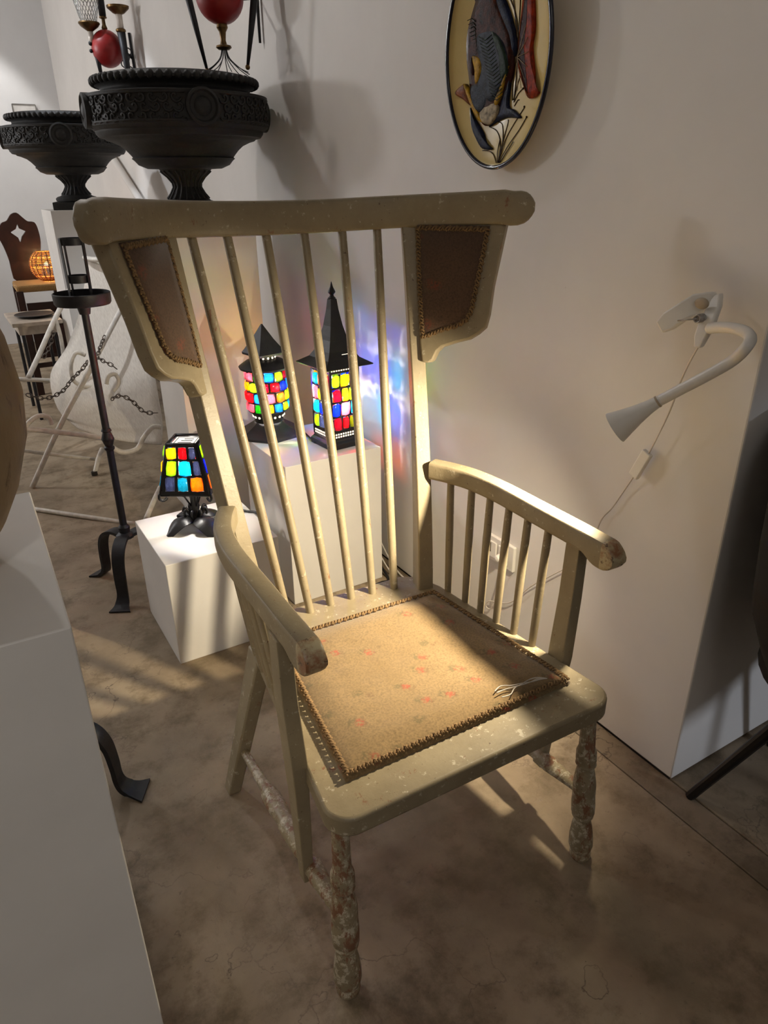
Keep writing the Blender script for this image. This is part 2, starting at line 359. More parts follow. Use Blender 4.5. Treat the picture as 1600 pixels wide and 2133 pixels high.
fm.f += [(rim[k], rim[(k + 1) % len(rim)], o0 + (k + 1) % len(rim), o0 + k) for k in range(len(rim))]
seatpad = fm.build('seat_upholstery', 'fabric', CHR, smooth=True)
def braid(path, nrm, parent, closed=True, w=0.008, step=0.0075, r=0.0032):
    q = MB(); pts = resample(path, step, closed); n = V(nrm)
    base = []
    for i, p in enumerate(pts):
        t = (pts[(i + 1) % len(pts)] - pts[i - 1]).normalized() if closed or 0 < i < len(pts) - 1 else (pts[min(i + 1, len(pts) - 1)] - pts[max(i - 1, 0)]).normalized()
        s = n.cross(t).normalized(); sg = 1 if i % 2 else -1
        a, b = p - s * w * 0.5 - t * step * 0.55, p + s * w * 0.5 + t * step * 0.55
        q.tube([a, a.lerp(b, 0.5) + n * r * 0.9, b], r * 0.75, 5)
        c, d = p + s * w * 0.5 - t * step * 0.3, p - s * w * 0.5 + t * step * 0.3
        if i % 2: q.tube([c, c.lerp(d, 0.5) + n * r * 1.3, d], r * 0.6, 5)
        q.sphere(p + s * w * 0.55 * sg, r * 0.8, 6, 4)
    o = q.build('braid_trim', 'braid', parent, smooth=True); o['label'] = 'looped gimp braid along the fabric edge'; return o
def inset(c, d): 
    out = []
    ctr = sum((V(p) for p in c), V((0, 0))) / 4
    for p in c: out.append(V(p) + (ctr - V(p)).normalized() * d)
    return out
ic = inset(FC, 0.008)
bp = []
for k in range(4):
    for t in range(12): p = ic[k].lerp(ic[(k + 1) % 4], t / 12); bp.append((p.x, p.y, ZS + 0.0125))
braid(bp, (0, 0, 1), seatpad)
# loose threads at the front right corner of the seat
q = MB()
for k in range(3):
    st = V((0.205, 0.082, ZS + 0.018)); pts = [st]
    for i in range(1, 7):
        pts.append(st + V((-0.019 * i, 0.004 * math.sin(i * 1.1 + k * 1.7) + 0.0045 * i * (1 - 0.12 * i) + (0.012 * (k - 1) if i > 4 else 0), 0.003 + 0.002 * abs(math.sin(i * 0.9 + k * 2)))))
    q.tube(catmull(pts, 5), 0.0011, 5)
o = q.build('loose_thread', 'cordwhite', seatpad, smooth=True); o['label'] = 'frayed pale threads'
# back posts with curved outer line
def post(s):
    q = MB(); rings = []
    for k in range(13):
        t = k / 12; z = ZS - 0.035 + (1.245 - ZS + 0.035) * t
        a = 0.202 + (0.268 - 0.202) * t + 0.006 * math.sin(PI * t); y = 0.522 + (0.706 - 0.522) * (t ** 1.12)
        w, d = 0.0185 - 0.003 * t, 0.024 - 0.004 * t
        th = s * math.radians(-12 - 14 * t); ux, uy = V((math.cos(th), math.sin(th), 0)), V((-math.sin(th), math.cos(th), 0))
        c = V((s * a, y, z)); rings.append([c - ux * w - uy * d, c + ux * w - uy * d, c + ux * w + uy * d, c - ux * w + uy * d])
    q.rings(rings); q.build('back_post', 'paint', CHR, bevel=0.003, smooth='auto')
sym(post)
# crest rail
rp = catmull([(-0.441, 0.492, 0), (-0.41, 0.525, 0), (-0.335, 0.622, 0), (-0.262, 0.700, 0), (-0.19, 0.740, 0), (-0.10, 0.760, 0), (0, 0.765, 0), (0.10, 0.760, 0), (0.19, 0.740, 0), (0.262, 0.700, 0), (0.335, 0.622, 0), (0.41, 0.525, 0), (0.441, 0.492, 0)], 5)
rings = []; n = len(rp); tot = sum((b - a).length for a, b in zip(rp, rp[1:])); acc = 0.0
for i, p in enumerate(rp):
    if i: acc += (rp[i] - rp[i - 1]).length
    t = (rp[min(i + 1, n - 1)] - rp[max(i - 1, 0)]).normalized(); nn = V((-t.y, t.x, 0))
    e = min(acc, tot - acc); lift = 0.018 * (abs(p.x) / 0.42) ** 2
    hh = 0.033; k = 1.0
    if e < 0.034: k = math.sqrt(max(0.04, 1 - ((0.034 - e) / 0.034) ** 2))
    zc = 1.262 + lift - (0.004 if e < 0.05 else 0)
    h2 = hh * max(k, 0.25); d2 = 0.019 * max(k, 0.45)
    rings.append([p + nn * (d2 * math.copysign(abs(math.cos(a)) ** 0.35, math.cos(a))) + V((0, 0, zc + h2 * math.copysign(abs(math.sin(a)) ** 0.35, math.sin(a)))) for a in [2 * PI * (j + 0.5) / 16 for j in range(16)]])
MB().rings(rings).build('crest_rail', 'paint', CHR, smooth=True)
# spindles of the back
def spindle(a, b, r, name, mat, parent=CHR, belly=0.0):
    a, b = V(a), V(b); k = 9; pts = [a.lerp(b, i / (k - 1)) for i in range(k)]
    rr = [r * (0.86 + 0.2 * math.sin(PI * min(1, (0.15 + 0.7 * i / (k - 1))))) for i in range(k)]
    return MB().tube(pts, rr, 12).build(name, mat, parent, smooth='auto')
for (ab, yb), (at_, yt) in (((0.137, 0.549), (0.206, 0.735)), ((0.081, 0.556), (0.129, 0.753)), ((0.027, 0.561), (0.043, 0.762))):
    for s in (-1, 1): spindle((s * ab, yb, ZS - 0.005), (s * at_, yt, 1.235), 0.0098, 'back_spindle', 'mid')
# wings
WO = [(0.400, 0.529, 1.251), (0.384, 0.526, 1.189), (0.368, 0.523, 1.126), (0.357, 0.518, 1.068), (0.349, 0.518, 1.041), (0.336, 0.526, 1.027), (0.322, 0.538, 1.015), (0.299, 0.560, 1.006), (0.279, 0.579, 0.996), (0.271, 0.586, 0.986), (0.263, 0.590, 0.967), (0.256, 0.595, 0.960), (0.244, 0.606, 0.961), (0.246, 0.619, 1.003), (0.268, 0.680, 1.247)]
def wing(s):
    P = [V((s * a, y, z)) for a, y, z in WO]
    nn = (V((0.407, 0.52, 1.247)) - V((0.253, 0.694, 1.235))).cross(V((0.24, 0.612, 0.957)) - V((0.253, 0.694, 1.235))).normalized()
    if nn.y > 0: nn = -nn
    nrm = V((s * nn.x, nn.y, nn.z))
    fl = [P[0].copy()] + [p.copy() for p in P[1:]]
    body = MB().prism([p for p in fl], -nrm * 0.030).build('wing_frame', 'paint', CHR, bevel=0.004, smooth='auto')
    # fabric panel set in the frame
    ctr = V((s * 0.318, 0.612, 1.14))
    FO = [(0.376, 0.552, 1.243), (0.362, 0.549, 1.176), (0.347, 0.547, 1.112), (0.337, 0.545, 1.072), (0.328, 0.549, 1.052), (0.312, 0.562, 1.038), (0.285, 0.589, 1.026), (0.262, 0.610, 1.013), (0.253, 0.619, 1.008), (0.254, 0.632, 1.065), (0.263, 0.655, 1.150), (0.272, 0.676, 1.245)]
    p0, n0 = P[0], nrm
    FP = []
    for a, y, z in FO:
        p = V((s * a, y, z)); p -= n0 * (p - p0).dot(n0); FP.append(p)
    q = MB(); m = len(FP); c = sum(FP, V()) / m
    ring0 = [p - nrm * 0.002 for p in FP]; ring1 = [p.lerp(c, 0.02) + nrm * 0.004 for p in FP]; ring2 = [p.lerp(c, 0.45) + nrm * 0.008 for p in FP]
    q.rings([ring0, ring1, ring2])
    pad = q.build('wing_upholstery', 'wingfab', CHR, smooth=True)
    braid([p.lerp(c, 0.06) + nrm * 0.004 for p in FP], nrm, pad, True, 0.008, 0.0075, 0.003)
sym(wing)
# arms
AP = [(0.246, 0.556), (0.268, 0.512), (0.287, 0.455), (0.297, 0.367), (0.297, 0.24), (0.297, 0.13), (0.296, 0.075), (0.295, 0.028)]
def arm(s):
    path = catmull([(s * a, y, 0) for a, y in AP], 6); n = len(path); rings = []; L = sum((b - a).length for a, b in zip(path, path[1:])); acc = 0
    for i, p in enumerate(path):
        if i: acc += (path[i] - path[i - 1]).length
        t = (path[min(i + 1, n - 1)] - path[max(i - 1, 0)]).normalized(); nn = V((-t.y, t.x, 0)); e = L - acc
        top, bot = 0.742, 0.700
        if e < 0.075: bot = 0.700 - 0.014 * math.sin(PI / 2 * min(1, (0.075 - e) / 0.035))
        if e < 0.030:
            k = math.sqrt(max(0.05, 1 - ((0.030 - e) / 0.030) ** 2)); mid = 0.712; top = mid + (top - mid) * k; bot = mid + (bot - mid) * k
        w = 0.0185 if e > 0.012 else 0.0175
        zc, h = (top + bot) / 2, (top - bot) / 2
        rings.append([p + nn * (w * math.copysign(abs(math.cos(a)) ** 0.3, math.cos(a))) + V((0, 0, zc + h * math.copysign(abs(math.sin(a)) ** 0.3, math.sin(a)))) for a in [2 * PI * (j + 0.5) / 16 for j in range(16)]])
    k = n - 5
    a = MB().rings(rings[:k + 1]).build('armrest', 'paint', CHR, smooth='auto')
    e = MB().rings(rings[k:]).build('armrest_end', 'armend', a, smooth='auto'); e['label'] = 'rubbed bare wooden end of the armrest'
    SB = [(0.242, 0.472), (0.250, 0.413), (0.254, 0.360), (0.259, 0.309), (0.264, 0.254), (0.269, 0.200)]
    ST = [(0.268, 0.512), (0.280, 0.447), (0.288, 0.390), (0.293, 0.331), (0.296, 0.273), (0.298, 0.213)]
    for (x0, y0), (x1, y1) in zip(SB, ST): spindle((s * x0, y0, ZS - 0.005), (s * x1, y1, 0.705), 0.0085, 'arm_spindle', 'paint')
    # square arm post running past the seat down to the stretcher
    q = MB(); rings = []
    for z, x, y, w, d in ((0.135, 0.287, 0.158, 0.010, 0.013), (0.36, 0.293, 0.148, 0.013, 0.019), (0.44, 0.296, 0.143, 0.0145, 0.021), (0.58, 0.304, 0.142, 0.0135, 0.019), (0.703, 0.306, 0.141, 0.0125, 0.018)):
        rings.append([V((s * x + i * w, y + j * d, z)) for i, j in ((-1, -1), (1, -1), (1, 1), (-1, 1))])
    q.rings(rings); q.build('arm_post', 'paint', CHR, bevel=0.002)
    # turned front leg
    prof = [(0.0165, 0), (0.0215, 0.008), (0.0225, 0.018), (0.0200, 0.024), (0.0225, 0.028), (0.0255, 0.040), (0.0250, 0.062), (0.0215, 0.090), (0.0175, 0.110), (0.0180, 0.117), (0.0225, 0.122), (0.0210, 0.127), (0.0240, 0.131), (0.0248, 0.152), (0.0235, 0.176), (0.0212, 0.181), (0.0235, 0.186), (0.0235, 0.208), (0.0200, 0.232), (0.0172, 0.246), (0.0176, 0.254), (0.0212, 0.258), (0.0192, 0.264), (0.0210, 0.270), (0.0205, 0.288), (0.0165, 0.300), (0.0158, 0.325), (0.0145, 0.400)]
    q = MB(); foot, top = V((s * 0.281, 0.005, 0)), V((s * 0.272, 0.028, 0.400))
    rings = []
    for r, z in prof:
        c = foot.lerp(top, z / 0.4); rings.append([c + V((r * math.cos(2 * PI * j / 20), r * math.sin(2 * PI * j / 20), 0)) for j in range(20)])
    q.rings(rings); q.build('front_leg', 'worn', CHR, smooth='auto', angle=0.9)
    # rear leg board
    q = MB(); rings = []
    for t in (0, 0.33, 0.66, 1.0):
        c = V((s * 0.307, 0.566, 0)).lerp(V((s * 0.217, 0.520, 0.405)), t); w, d = 0.0150 + 0.004 * t, 0.018 + 0.012 * t
        rings.append([c + V((i * w, j * d, 0)) for i, j in ((-1, -1), (1, -1), (1, 1), (-1, 1))])
    q.rings(rings); q.build('rear_leg', 'mid', CHR, bevel=0.004, smooth='auto')
    # turned side stretcher
    a0, b0 = V((s * 0.277, 0.550, 0.130)), V((s * 0.278, 0.015, 0.178)); prof = [(0, .009), (.30, .0125), (.33, .0185), (.345, .0165), (.36, .0205), (.42, .0200), (.50, .0165), (.52, .0200), (.54, .0205), (.66, .0185), (.70, .0145), (.73, .0140), (.745, .0190), (.765, .0170), (.80, .0185), (.85, .0160), (.93, .012), (1, .011)]
    MB().tube([a0.lerp(b0, t) for t, r in prof], [r for t, r in prof], 14).build('side_stretcher', 'worn', CHR, smooth='auto', angle=0.9)
sym(arm)

# ------------------------------------------------------------------ plinths
def plinth(name, label, x0, x1, y0, y1, h, rot=0.0):
    o = MB().box((0, 0, h / 2), (x1 - x0, y1 - y0, h)).build('plinth', 'plinth', bevel=0.002, loc=((x0 + x1) / 2, (y0 + y1) / 2, 0)); o.rotation_euler.z = rot
    return tag(o, label, 'plinth', 'white display plinths')
plinth('p', 'low white cube plinth under the small square mosaic lamp', 0.379, 0.726, 1.839, 2.188, 0.3426)
plinth('p', 'white plinth carrying the round and the spired mosaic lamps', 0.816, 1.170, 1.960, 2.320, 0.510)
plinth('p', 'tall white plinth under the nearer black urn', 0.740, 1.095, 2.750, 3.105, 1.197)
plinth('p', 'tall white plinth under the farther black urn', 0.625, 0.980, 4.503, 4.858, 1.197)
plinth('p', 'close grey white plinth cut off by the left edge of the picture', -0.46, 0.048, 0.728, 1.155, 0.900, math.radians(-1.5))

# ------------------------------------------------------------------ urns
UP_ = [(46, 424), (64, 436), (66, 444), (55, 449)]
def urn(label, x, y, rz):
    t = thing('urn', label, 'urn', (x, y, 1.197), rz, 'black garden urns on plinths')
    K = 0.00151; R = lambda px: px * 0.322 / 194; Z = lambda py: (475 - (py if py > 205 else 205 - (205 - py) * 0.68)) * K
    MB().box((0, 0, 0.020), (0.245, 0.245, 0.040)).build('base_plate', 'urn', t, bevel=0.003)
    prof = [(58, 449), (66, 446), (68, 438), (62, 432), (50, 428), (46, 424), (38, 412), (30, 397), (33, 385), (41, 375), (50, 367), (56, 360), (58, 357), (82, 356), (100, 348), (108, 338), (113, 334), (110, 331), (113, 327), (122, 316), (133, 306), (150, 298), (160, 295), (164, 291), (174, 289), (180, 281), (181, 276), (186, 272), (192, 268), (193, 264), (191, 260), (191, 212), (194, 208), (194, 203), (188, 201), (170, 199), (160, 194), (157, 187), (158, 181), (163, 175), (168, 172), (173, 166), (173, 158), (168, 152), (162, 147), (158, 142), (152, 140), (146, 146), (140, 170), (120, 260), (60, 320), (1, 330)]
    b = MB().lathe([(R(a), Z(z)) for a, z in prof], 64).build('bowl', 'urn', t, smooth='auto', angle=0.7)
    # egg-and-dart rim
    q = MB()
    for k in range(60):
        a = 2 * PI * k / 60; q.sphere((R(171) * math.cos(a), R(171) * math.sin(a), Z(160)), 0.0135, 6, 5, (1, 1, 1.1))
    q.build('rim_beading', 'urn', t, smooth=True)
    # scrolled frieze and roundels
    rr = R(192)
    for sx in range(4):
        a0 = sx * PI / 2; q = MB()
        for k in range(10):
            for row in (0, 1, 2):
                a = a0 + 0.25 + k * 0.117 + 0.03 * (row % 2); z = Z(217 + row * 18); sg = 1 if (k + row) % 2 else -1
                pts = [(rr * math.cos(a + sg * w * 0.011 * math.cos(w)), rr * math.sin(a + sg * w * 0.011 * math.cos(w)), z + 0.010 * w * 0.33 * math.sin(w) * 1.1) for w in [j * 0.6 for j in range(11)]]
                q.tube(pts, 0.0042, 5)
        for z in (Z(209), Z(262)): q.tube([(rr * math.cos(a0 + 0.2 + k * 0.1), rr * math.sin(a0 + 0.2 + k * 0.1), z) for k in range(13)], 0.005, 5)
        q.build('frieze_panel', 'urn', t, smooth=True)['kind'] = 'stuff'
    for sx in range(4):
        a = sx * PI / 2; mt = Matrix.Rotation(a, 4, 'Z') @ Matrix.Translation((rr - 0.002, 0, Z(236))) @ Matrix.Rotation(PI / 2, 4, 'Y')
        MB().lathe([(0.056, -0.02), (0.056, 0.014), (0.048, 0.018), (0.042, 0.010), (0.030, 0.008), (0.022, 0.016), (0.010, 0.020), (0.001, 0.020)], 28, mt).build('roundel', 'urn', t, smooth='auto')
    # fluting on the stem
    q = MB()
    for k in range(20):
        a = 2 * PI * k / 20; q.tube([(R(p) * math.cos(a), R(p) * math.sin(a), Z(z)) for p, z in ((56, 361), (42, 374), (32, 388), (31, 398), (38, 412), (47, 424))], 0.004, 5)
    q.build('stem_fluting', 'urn', t, smooth=True)
    return t
urn('large black cast urn standing nearest, behind the top of the armchair', 0.905, 2.928, math.radians(-93))
urn('black cast urn farther back at the left, partly behind the nearer urn', 0.803, 4.68, math.radians(-104))

# ------------------------------------------------------------------ mosaic lamps
def chunk_mesh(name, mat, seed):
    rnd = random.Random(seed); n = 8; q = MB(); base = []
    for k in range(n):
        a = 2 * PI * k / n; c, s = math.cos(a), math.sin(a); m = 0.5 / max(abs(c), abs(s)) * ((0.80 if k % 2 else 0.95) + rnd.random() * 0.12)
        base.append((c * m, s * m))
    q.rings([[(x, y, -0.25) for x, y in base], [(x * 1.02, y * 1.02, 0.2) for x, y in base], [(x * 0.78, y * 0.78, 0.42 + rnd.random() * 0.16) for x, y in base], [(x * 0.3, y * 0.3, 0.50 + rnd.random() * 0.1) for x, y in base]])
    me = bpy.data.meshes.new(name); me.from_pydata(q.v, [], q.f)
    bm = bmesh.new(); bm.from_mesh(me); bmesh.ops.recalc_face_normals(bm, faces=bm.faces); bm.to_mesh(me); bm.free()
    me.polygons.foreach_set('use_smooth', [True] * len(me.polygons)); me.materials.append(mat); return me
CH = {k: [chunk_mesh('glass_chunk_' + k, M['g_' + k], hash(k) % 97 * 0 + i * 13 + len(k)) for i in range(2)] for k in GC}
def chunk(col, parent, mat, w, h, d=0.016):
    o = bpy.data.objects.new('glass_chunk', random.choice(CH[col])); COL.objects.link(o); o.parent = parent
    o.matrix_local = mat @ Matrix.Rotation(random.uniform(-0.12, 0.12), 4, 'Z') @ Matrix.Diagonal((w * random.uniform(0.86, 1.0), h * random.uniform(0.86, 1.0), d, 1)); return o
def face_mat(c, right, up):
    r = V(right).normalized(); u = V(up); u = (u - r * u.dot(r)).normalized(); n = r.cross(u); c = V(c)
    return Matrix(((r.x, u.x, n.x, c.x), (r.y, u.y, n.y, c.y), (r.z, u.z, n.z, c.z), (0, 0, 0, 1)))
def lamp_light(parent, z, watts, name='lamp_bulb'):
    l = bpy.data.lights.new(name, 'POINT'); l.energy = watts; l.shadow_soft_size = 0.012; l.color = (1, 0.95, 0.88)
    o = bpy.data.objects.new(name + '_light', l); COL.objects.link(o); o.parent = parent; o.location = (0, 0, z); return o

# small square lamp on the low plinth
b0 = on_z(411, 1096, 0.3426)
L1 = thing('mosaic_table_lamp', 'small square tapered mosaic glass lamp on leafy iron foot, on low plinth', 'lamp', (b0.x, b0.y, 0.3426), math.radians(-33), 'mosaic glass lamps')
q = MB()
for k in range(4):   # four leaf petals
    a = k * PI / 2 + PI / 4; rows = []
    for i in range(9):
        t = i / 8; r = 0.012 + 0.092 * t; z = 0.036 - 0.036 * t ** 1.6 + 0.018 * math.sin(PI * t); w = 0.034 * math.sin(PI * (0.12 + 0.86 * t)) ** 0.7
        row = []
        for j in range(7):
            s = -1 + 2 * j / 6; zz = max(0.002, z - 0.012 * s * s * (1 - t) - (0.010 * abs(s) * t)); x = r; y = s * w
            row.append((x * math.cos(a) - y * math.sin(a), x * math.sin(a) + y * math.cos(a), zz))
        rows.append(row)
    vv = [p for r_ in rows for p in r_]; ff = [(i * 7 + j, i * 7 + j + 1, (i + 1) * 7 + j + 1, (i + 1) * 7 + j) for i in range(8) for j in range(6)]
    q.add(vv, ff); q.add([(x, y, z - 0.002) for x, y, z in vv], [f[::-1] for f in ff])
q.build('leaf_foot', 'blackmetal', L1, smooth=True)
q = MB()
for k in range(8):
    a = k * PI / 4; q.tube(catmull([(0.010 * math.cos(a), 0.010 * math.sin(a), 0.03), (0.03 * math.cos(a), 0.03 * math.sin(a), 0.065), (0.038 * math.cos(a), 0.038 * math.sin(a), 0.055), (0.034 * math.cos(a), 0.034 * math.sin(a), 0.045)], 5), 0.0042, 6)
q.build('foot_scroll', 'blackmetal', L1, smooth=True)
MB().lathe([(0.017, 0.03), (0.013, 0.05), (0.011, 0.12), (0.016, 0.132), (0.010, 0.142)], 12).build('stem', 'blackmetal', L1, smooth='auto')
q = MB()
for k in range(4):
    a = k * PI / 2 + PI / 4; q.tube([(0.012 * math.cos(a), 0.012 * math.sin(a), 0.075), (0.03 * math.cos(a), 0.03 * math.sin(a), 0.112), (0.078 * math.cos(a), 0.078 * math.sin(a), 0.142)], 0.003, 6)
    c = V((0.098 * math.cos(a), 0.094 * math.sin(a), 0.132)); e = V((math.cos(a), math.sin(a), 0))
    q.tube([c + e * (0.014 * math.cos(w)) + V((0, 0, 0.014 * math.sin(w))) for w in [1.9 - j * 0.5 for j in range(10)]], 0.0042, 6)
q.build('shade_bracket', 'blackmetal', L1, smooth=True)
ZB, ZT, HB, HT = 0.140, 0.288, 0.073, 0.044
q = MB(); th = 0.004
cn = lambda h, z, k: V((h * (1 if k in (1, 2) else -1), h * (-1 if k in (0, 1) else 1), z))
for k in range(4):
    q.tube([cn(HB, ZB, k), cn(HT, ZT, k)], 0.0055, 6); q.tube([cn(HB, ZB, k), cn(HB, ZB, (k + 1) % 4)], 0.0055, 6); q.tube([cn(HT, ZT, k), cn(HT, ZT, (k + 1) % 4)], 0.0055, 6)
SH1 = q.build('shade', 'blackmetal', L1, smooth=True)
cols = [['yellow', 'red', 'smoke'], ['lime', 'cyan', 'smoke'], ['smoke', 'teal', 'orange']]
allc = [cols, [['lime', 'sky', 'red'], ['blue', 'amber', 'teal'], ['orange', 'olive', 'yellow']], [['cyan', 'pink', 'blue'], ['lime', 'red', 'amber'], ['sky', 'yellow', 'wine']], [['orange', 'cyan', 'lime'], ['red', 'smoke', 'yellow'], ['blue', 'sky', 'teal']]]
for k in range(4):
    a, b, c, d = cn(HB, ZB, k), cn(HB, ZB, (k + 1) % 4), cn(HT, ZT, (k + 1) % 4), cn(HT, ZT, k)
    pn = MB(); P = lambda u, v: a.lerp(b, u).lerp(d.lerp(c, u), v)
    nrm = (b - a).cross(d - a).normalized()
    # mortar lattice between the glass pieces
    us = [[0.0, 0.36, 0.68, 0.94], [0.05, 0.36, 0.74, 0.98], [0.06, 0.33, 0.62, 0.96]]
    vsr = [(0.70, 0.955), (0.38, 0.68), (0.07, 0.36)]
    for r in range(3):
        v0, v1 = vsr[r]
        pn.prism([P(0, v1 - 0.0), P(1, v1), P(1, v1 + 0.045), P(0, v1 + 0.045)], nrm * 0.006)
        for g in range(4):
            u = us[r][g]; pn.prism([P(max(0, u - 0.035), v0), P(min(1, u + 0.035), v0), P(min(1, u + 0.035), v1), P(max(0, u - 0.035), v1)], nrm * 0.006)
        for g in range(3):
            u0, u1 = us[r][g] + 0.02, us[r][g + 1] - 0.02; uc, vc = (u0 + u1) / 2, (v0 + v1) / 2
            ctr = P(uc, vc); w = (P(u1, vc) - P(u0, vc)).length; h = (P(uc, v1) - P(uc, v0)).length
            chunk(allc[k][r][g], SH1, face_mat(ctr + nrm * 0.004, b - a, d - a), w * 1.02, h * 1.02, 0.015)
    pn.prism([P(0, 0), P(1, 0), P(1, 0.075), P(0, 0.075)], nrm * 0.006)
    pn.build('mortar_panel', 'blackmetal', SH1)
tp = MB().box((0, 0, ZT - 0.004), (HT * 1.7, HT * 1.7, 0.002)).build('top_liner', 'labelglow', SH1); tp['label'] = 'glowing printed paper in the lamp top'
q = MB()
for r in range(3): q.box((0.003 * r, -0.016 + 0.016 * r, ZT - 0.0022), (0.040 - 0.006 * r, 0.0045, 0.0006))
for x0, y0, sx, sy in ((0, -0.030, 0.062, 0.002), (0, 0.030, 0.062, 0.002), (-0.030, 0, 0.002, 0.06), (0.030, 0, 0.002, 0.06)): q.box((x0, y0, ZT - 0.0022), (sx, sy, 0.0006))
q.build('print', 'ink', tp)
MB().sphere((0, 0, 0.205), 0.007).build('bulb', 'bulb', L1, smooth=True)
lamp_light(L1, 0.205, 4.5)

# round lamp on the tall plinth
b0 = on_z(563, 903, 0.51)
L2 = thing('round_lantern', 'round mosaic glass lantern with pagoda cap on hexagonal foot, on plinth', 'lamp', (b0.x, b0.y, 0.51), 0.2, 'mosaic glass lamps')
hexr = lambda r, z: [(r * math.cos(k * PI / 3), r * math.sin(k * PI / 3), z) for k in range(6)]
MB().rings([hexr(0.086, 0), hexr(0.086, 0.006), hexr(0.046, 0.030), hexr(0.038, 0.036)]).build('hexagon_foot', 'iron', L2)
q = MB().lathe([(0.036, 0.036), (0.038, 0.050), (0.047, 0.066), (0.043, 0.066), (0.035, 0.052)], 28, caps=False); SH2 = q.build('drum', 'blackmetal', L2, smooth='auto')
q = MB()
for k in range(18):
    a = 2 * PI * k / 18; q.sphere((0.0390 * math.cos(a), 0.0390 * math.sin(a), 0.052), 0.0034, 6, 4)
q.build('hole_glow_dot', 'holeglow', SH2)  # solid glowing beads in place of lit open holes
palette = ['red', 'wine', 'cyan', 'lime', 'sky', 'orange', 'yellow', 'blue', 'teal', 'green', 'pink', 'amber']
rows2 = [(0.078, 0.0475, 0.024, 12, ['teal', 'cyan', 'lime', 'sky', 'yellow', 'green']), (0.104, 0.0490, 0.026, 11, ['orange', 'pink', 'yellow', 'sky', 'lime', 'red', 'amber']), (0.130, 0.0475, 0.025, 11, ['red', 'cyan', 'wine', 'sky', 'lime', 'blue', 'yellow']), (0.155, 0.0465, 0.024, 11, ['wine', 'lime', 'sky', 'green', 'red', 'cyan'])]
q = MB()
for ri, (z, r, h, n_, pal) in enumerate(rows2):
    q.tube([(r * math.cos(2 * PI * j / 32), r * math.sin(2 * PI * j / 32), z - h / 2) for j in range(32)], 0.0030, 5, closed=True)
    for k in range(n_):
        a = 2 * PI * (k + 0.5 * (ri % 2)) / n_; e = V((math.cos(a), math.sin(a), 0)); t = V((-math.sin(a), math.cos(a), 0))
        aw = (a + 0.2) % (2 * PI); cc = pal[(k * 5 + ri) % len(pal)]
        if 0.9 < aw < 1.9: cc = ['lime', 'yellow', 'yellow', 'lime'][ri]
        elif 1.9 <= aw < 2.7: cc = ['amber', 'orange', 'amber', 'yellow'][ri]
        elif 2.7 <= aw < 3.6: cc = ['pink', 'red', 'orange', 'pink'][ri]
        chunk(cc, SH2, face_mat(e * r + V((0, 0, z)), t, (0, 0, 1)), 2 * PI * r / n_ * 0.93, h * 0.95, 0.012)
        a2 = a + PI / n_; q.tube([(r * math.cos(a2), r * math.sin(a2), z - h / 2), (r * math.cos(a2), r * math.sin(a2), z + h / 2)], 0.0026, 5)
q.build('mortar_joints', 'blackmetal', SH2, smooth=True)
MB().lathe([(0.046, 0.166), (0.063, 0.171), (0.065, 0.176), (0.046, 0.189), (0.028, 0.194), (0.026, 0.188)], 36, caps=False).build('disc_roof', 'iron', L2, smooth='auto')
MB().lathe([(0.028, 0.190), (0.027, 0.206), (0.025, 0.206)], 20).build('neck_ring', 'blackmetal', L2, smooth='auto')
q = MB()
for k in range(14):
    a = 2 * PI * k / 14; q.sphere((0.0272 * math.cos(a), 0.0272 * math.sin(a), 0.198), 0.003, 6, 4)
q.build('hole_glow_dot', 'holeglow', L2)  # glowing beads imitate light escaping round the neck
sq = lambda r, z: [(r * math.cos(k * PI / 2 + PI / 4) * 1.0, r * math.sin(k * PI / 2 + PI / 4), z) for k in range(4)]
MB().rings([sq(0.054, 0.204), sq(0.055, 0.209), sq(0.040, 0.226), sq(0.027, 0.241), sq(0.012, 0.262), sq(0.002, 0.276)]).build('pagoda_cap', 'iron', L2)
MB().sphere((0, 0, 0.118), 0.006).build('bulb', 'bulb', L2, smooth=True)
lamp_light(L2, 0.118, 17.0)
L2.scale = (1.38, 1.38, 1.40)

# tall square lantern with spire
b0 = on_z(703, 922, 0.51)
L3 = thing('spired_lantern', 'square mosaic glass lantern with tall curved black spire, on plinth near wall', 'lamp', (b0.x, b0.y, 0.51), math.radians(5), 'mosaic glass lamps')
sqa = lambda h, z: [(-h, -h, z), (h, -h, z), (h, h, z), (-h, h, z)]
MB().rings([sqa(0.066, 0), sqa(0.067, 0.018), sqa(0.060, 0.026), sqa(0.056, 0.034)]).build('stepped_base', 'blackmetal', L3, bevel=0.002)
W3 = 0.054; Z0, Z1 = 0.034, 0.272
q = MB()
for k in range(4):
    c = sqa(W3, 0)[k]; q.box((c[0], c[1], (Z0 + Z1) / 2), (0.008, 0.008, Z1 - Z0))
for z, h in ((Z0 + 0.012, 0.026), (Z1 - 0.008, 0.018)):
    for k in range(4):
        a, b = V(sqa(W3, z)[k]), V(sqa(W3, z)[(k + 1) % 4]); c = (a + b) / 2; sz = (0.11, 0.003, h) if k % 2 == 0 else (0.003, 0.11, h); q.box(c, sz)
SH3 = q.build('lantern_body', 'blackmetal', L3)
q = MB()
for k in range(4):
    a, b = V(sqa(W3 + 0.0022, 0)[k]), V(sqa(W3 + 0.0022, 0)[(k + 1) % 4])
    for i in range(11):
        c = a.lerp(b, 0.08 + 0.84 * i / 10)
        for z in (Z0 + 0.007, Z0 + 0.016, Z1 - 0.006):
            sz = (0.0052, 0.001, 0.0052) if k % 2 == 0 else (0.001, 0.0052, 0.0052); q.box((c.x, c.y, z), sz)
q.build('hole_glow_dot', 'holeglow', SH3)  # glowing tiles set on the metal imitate light through holes
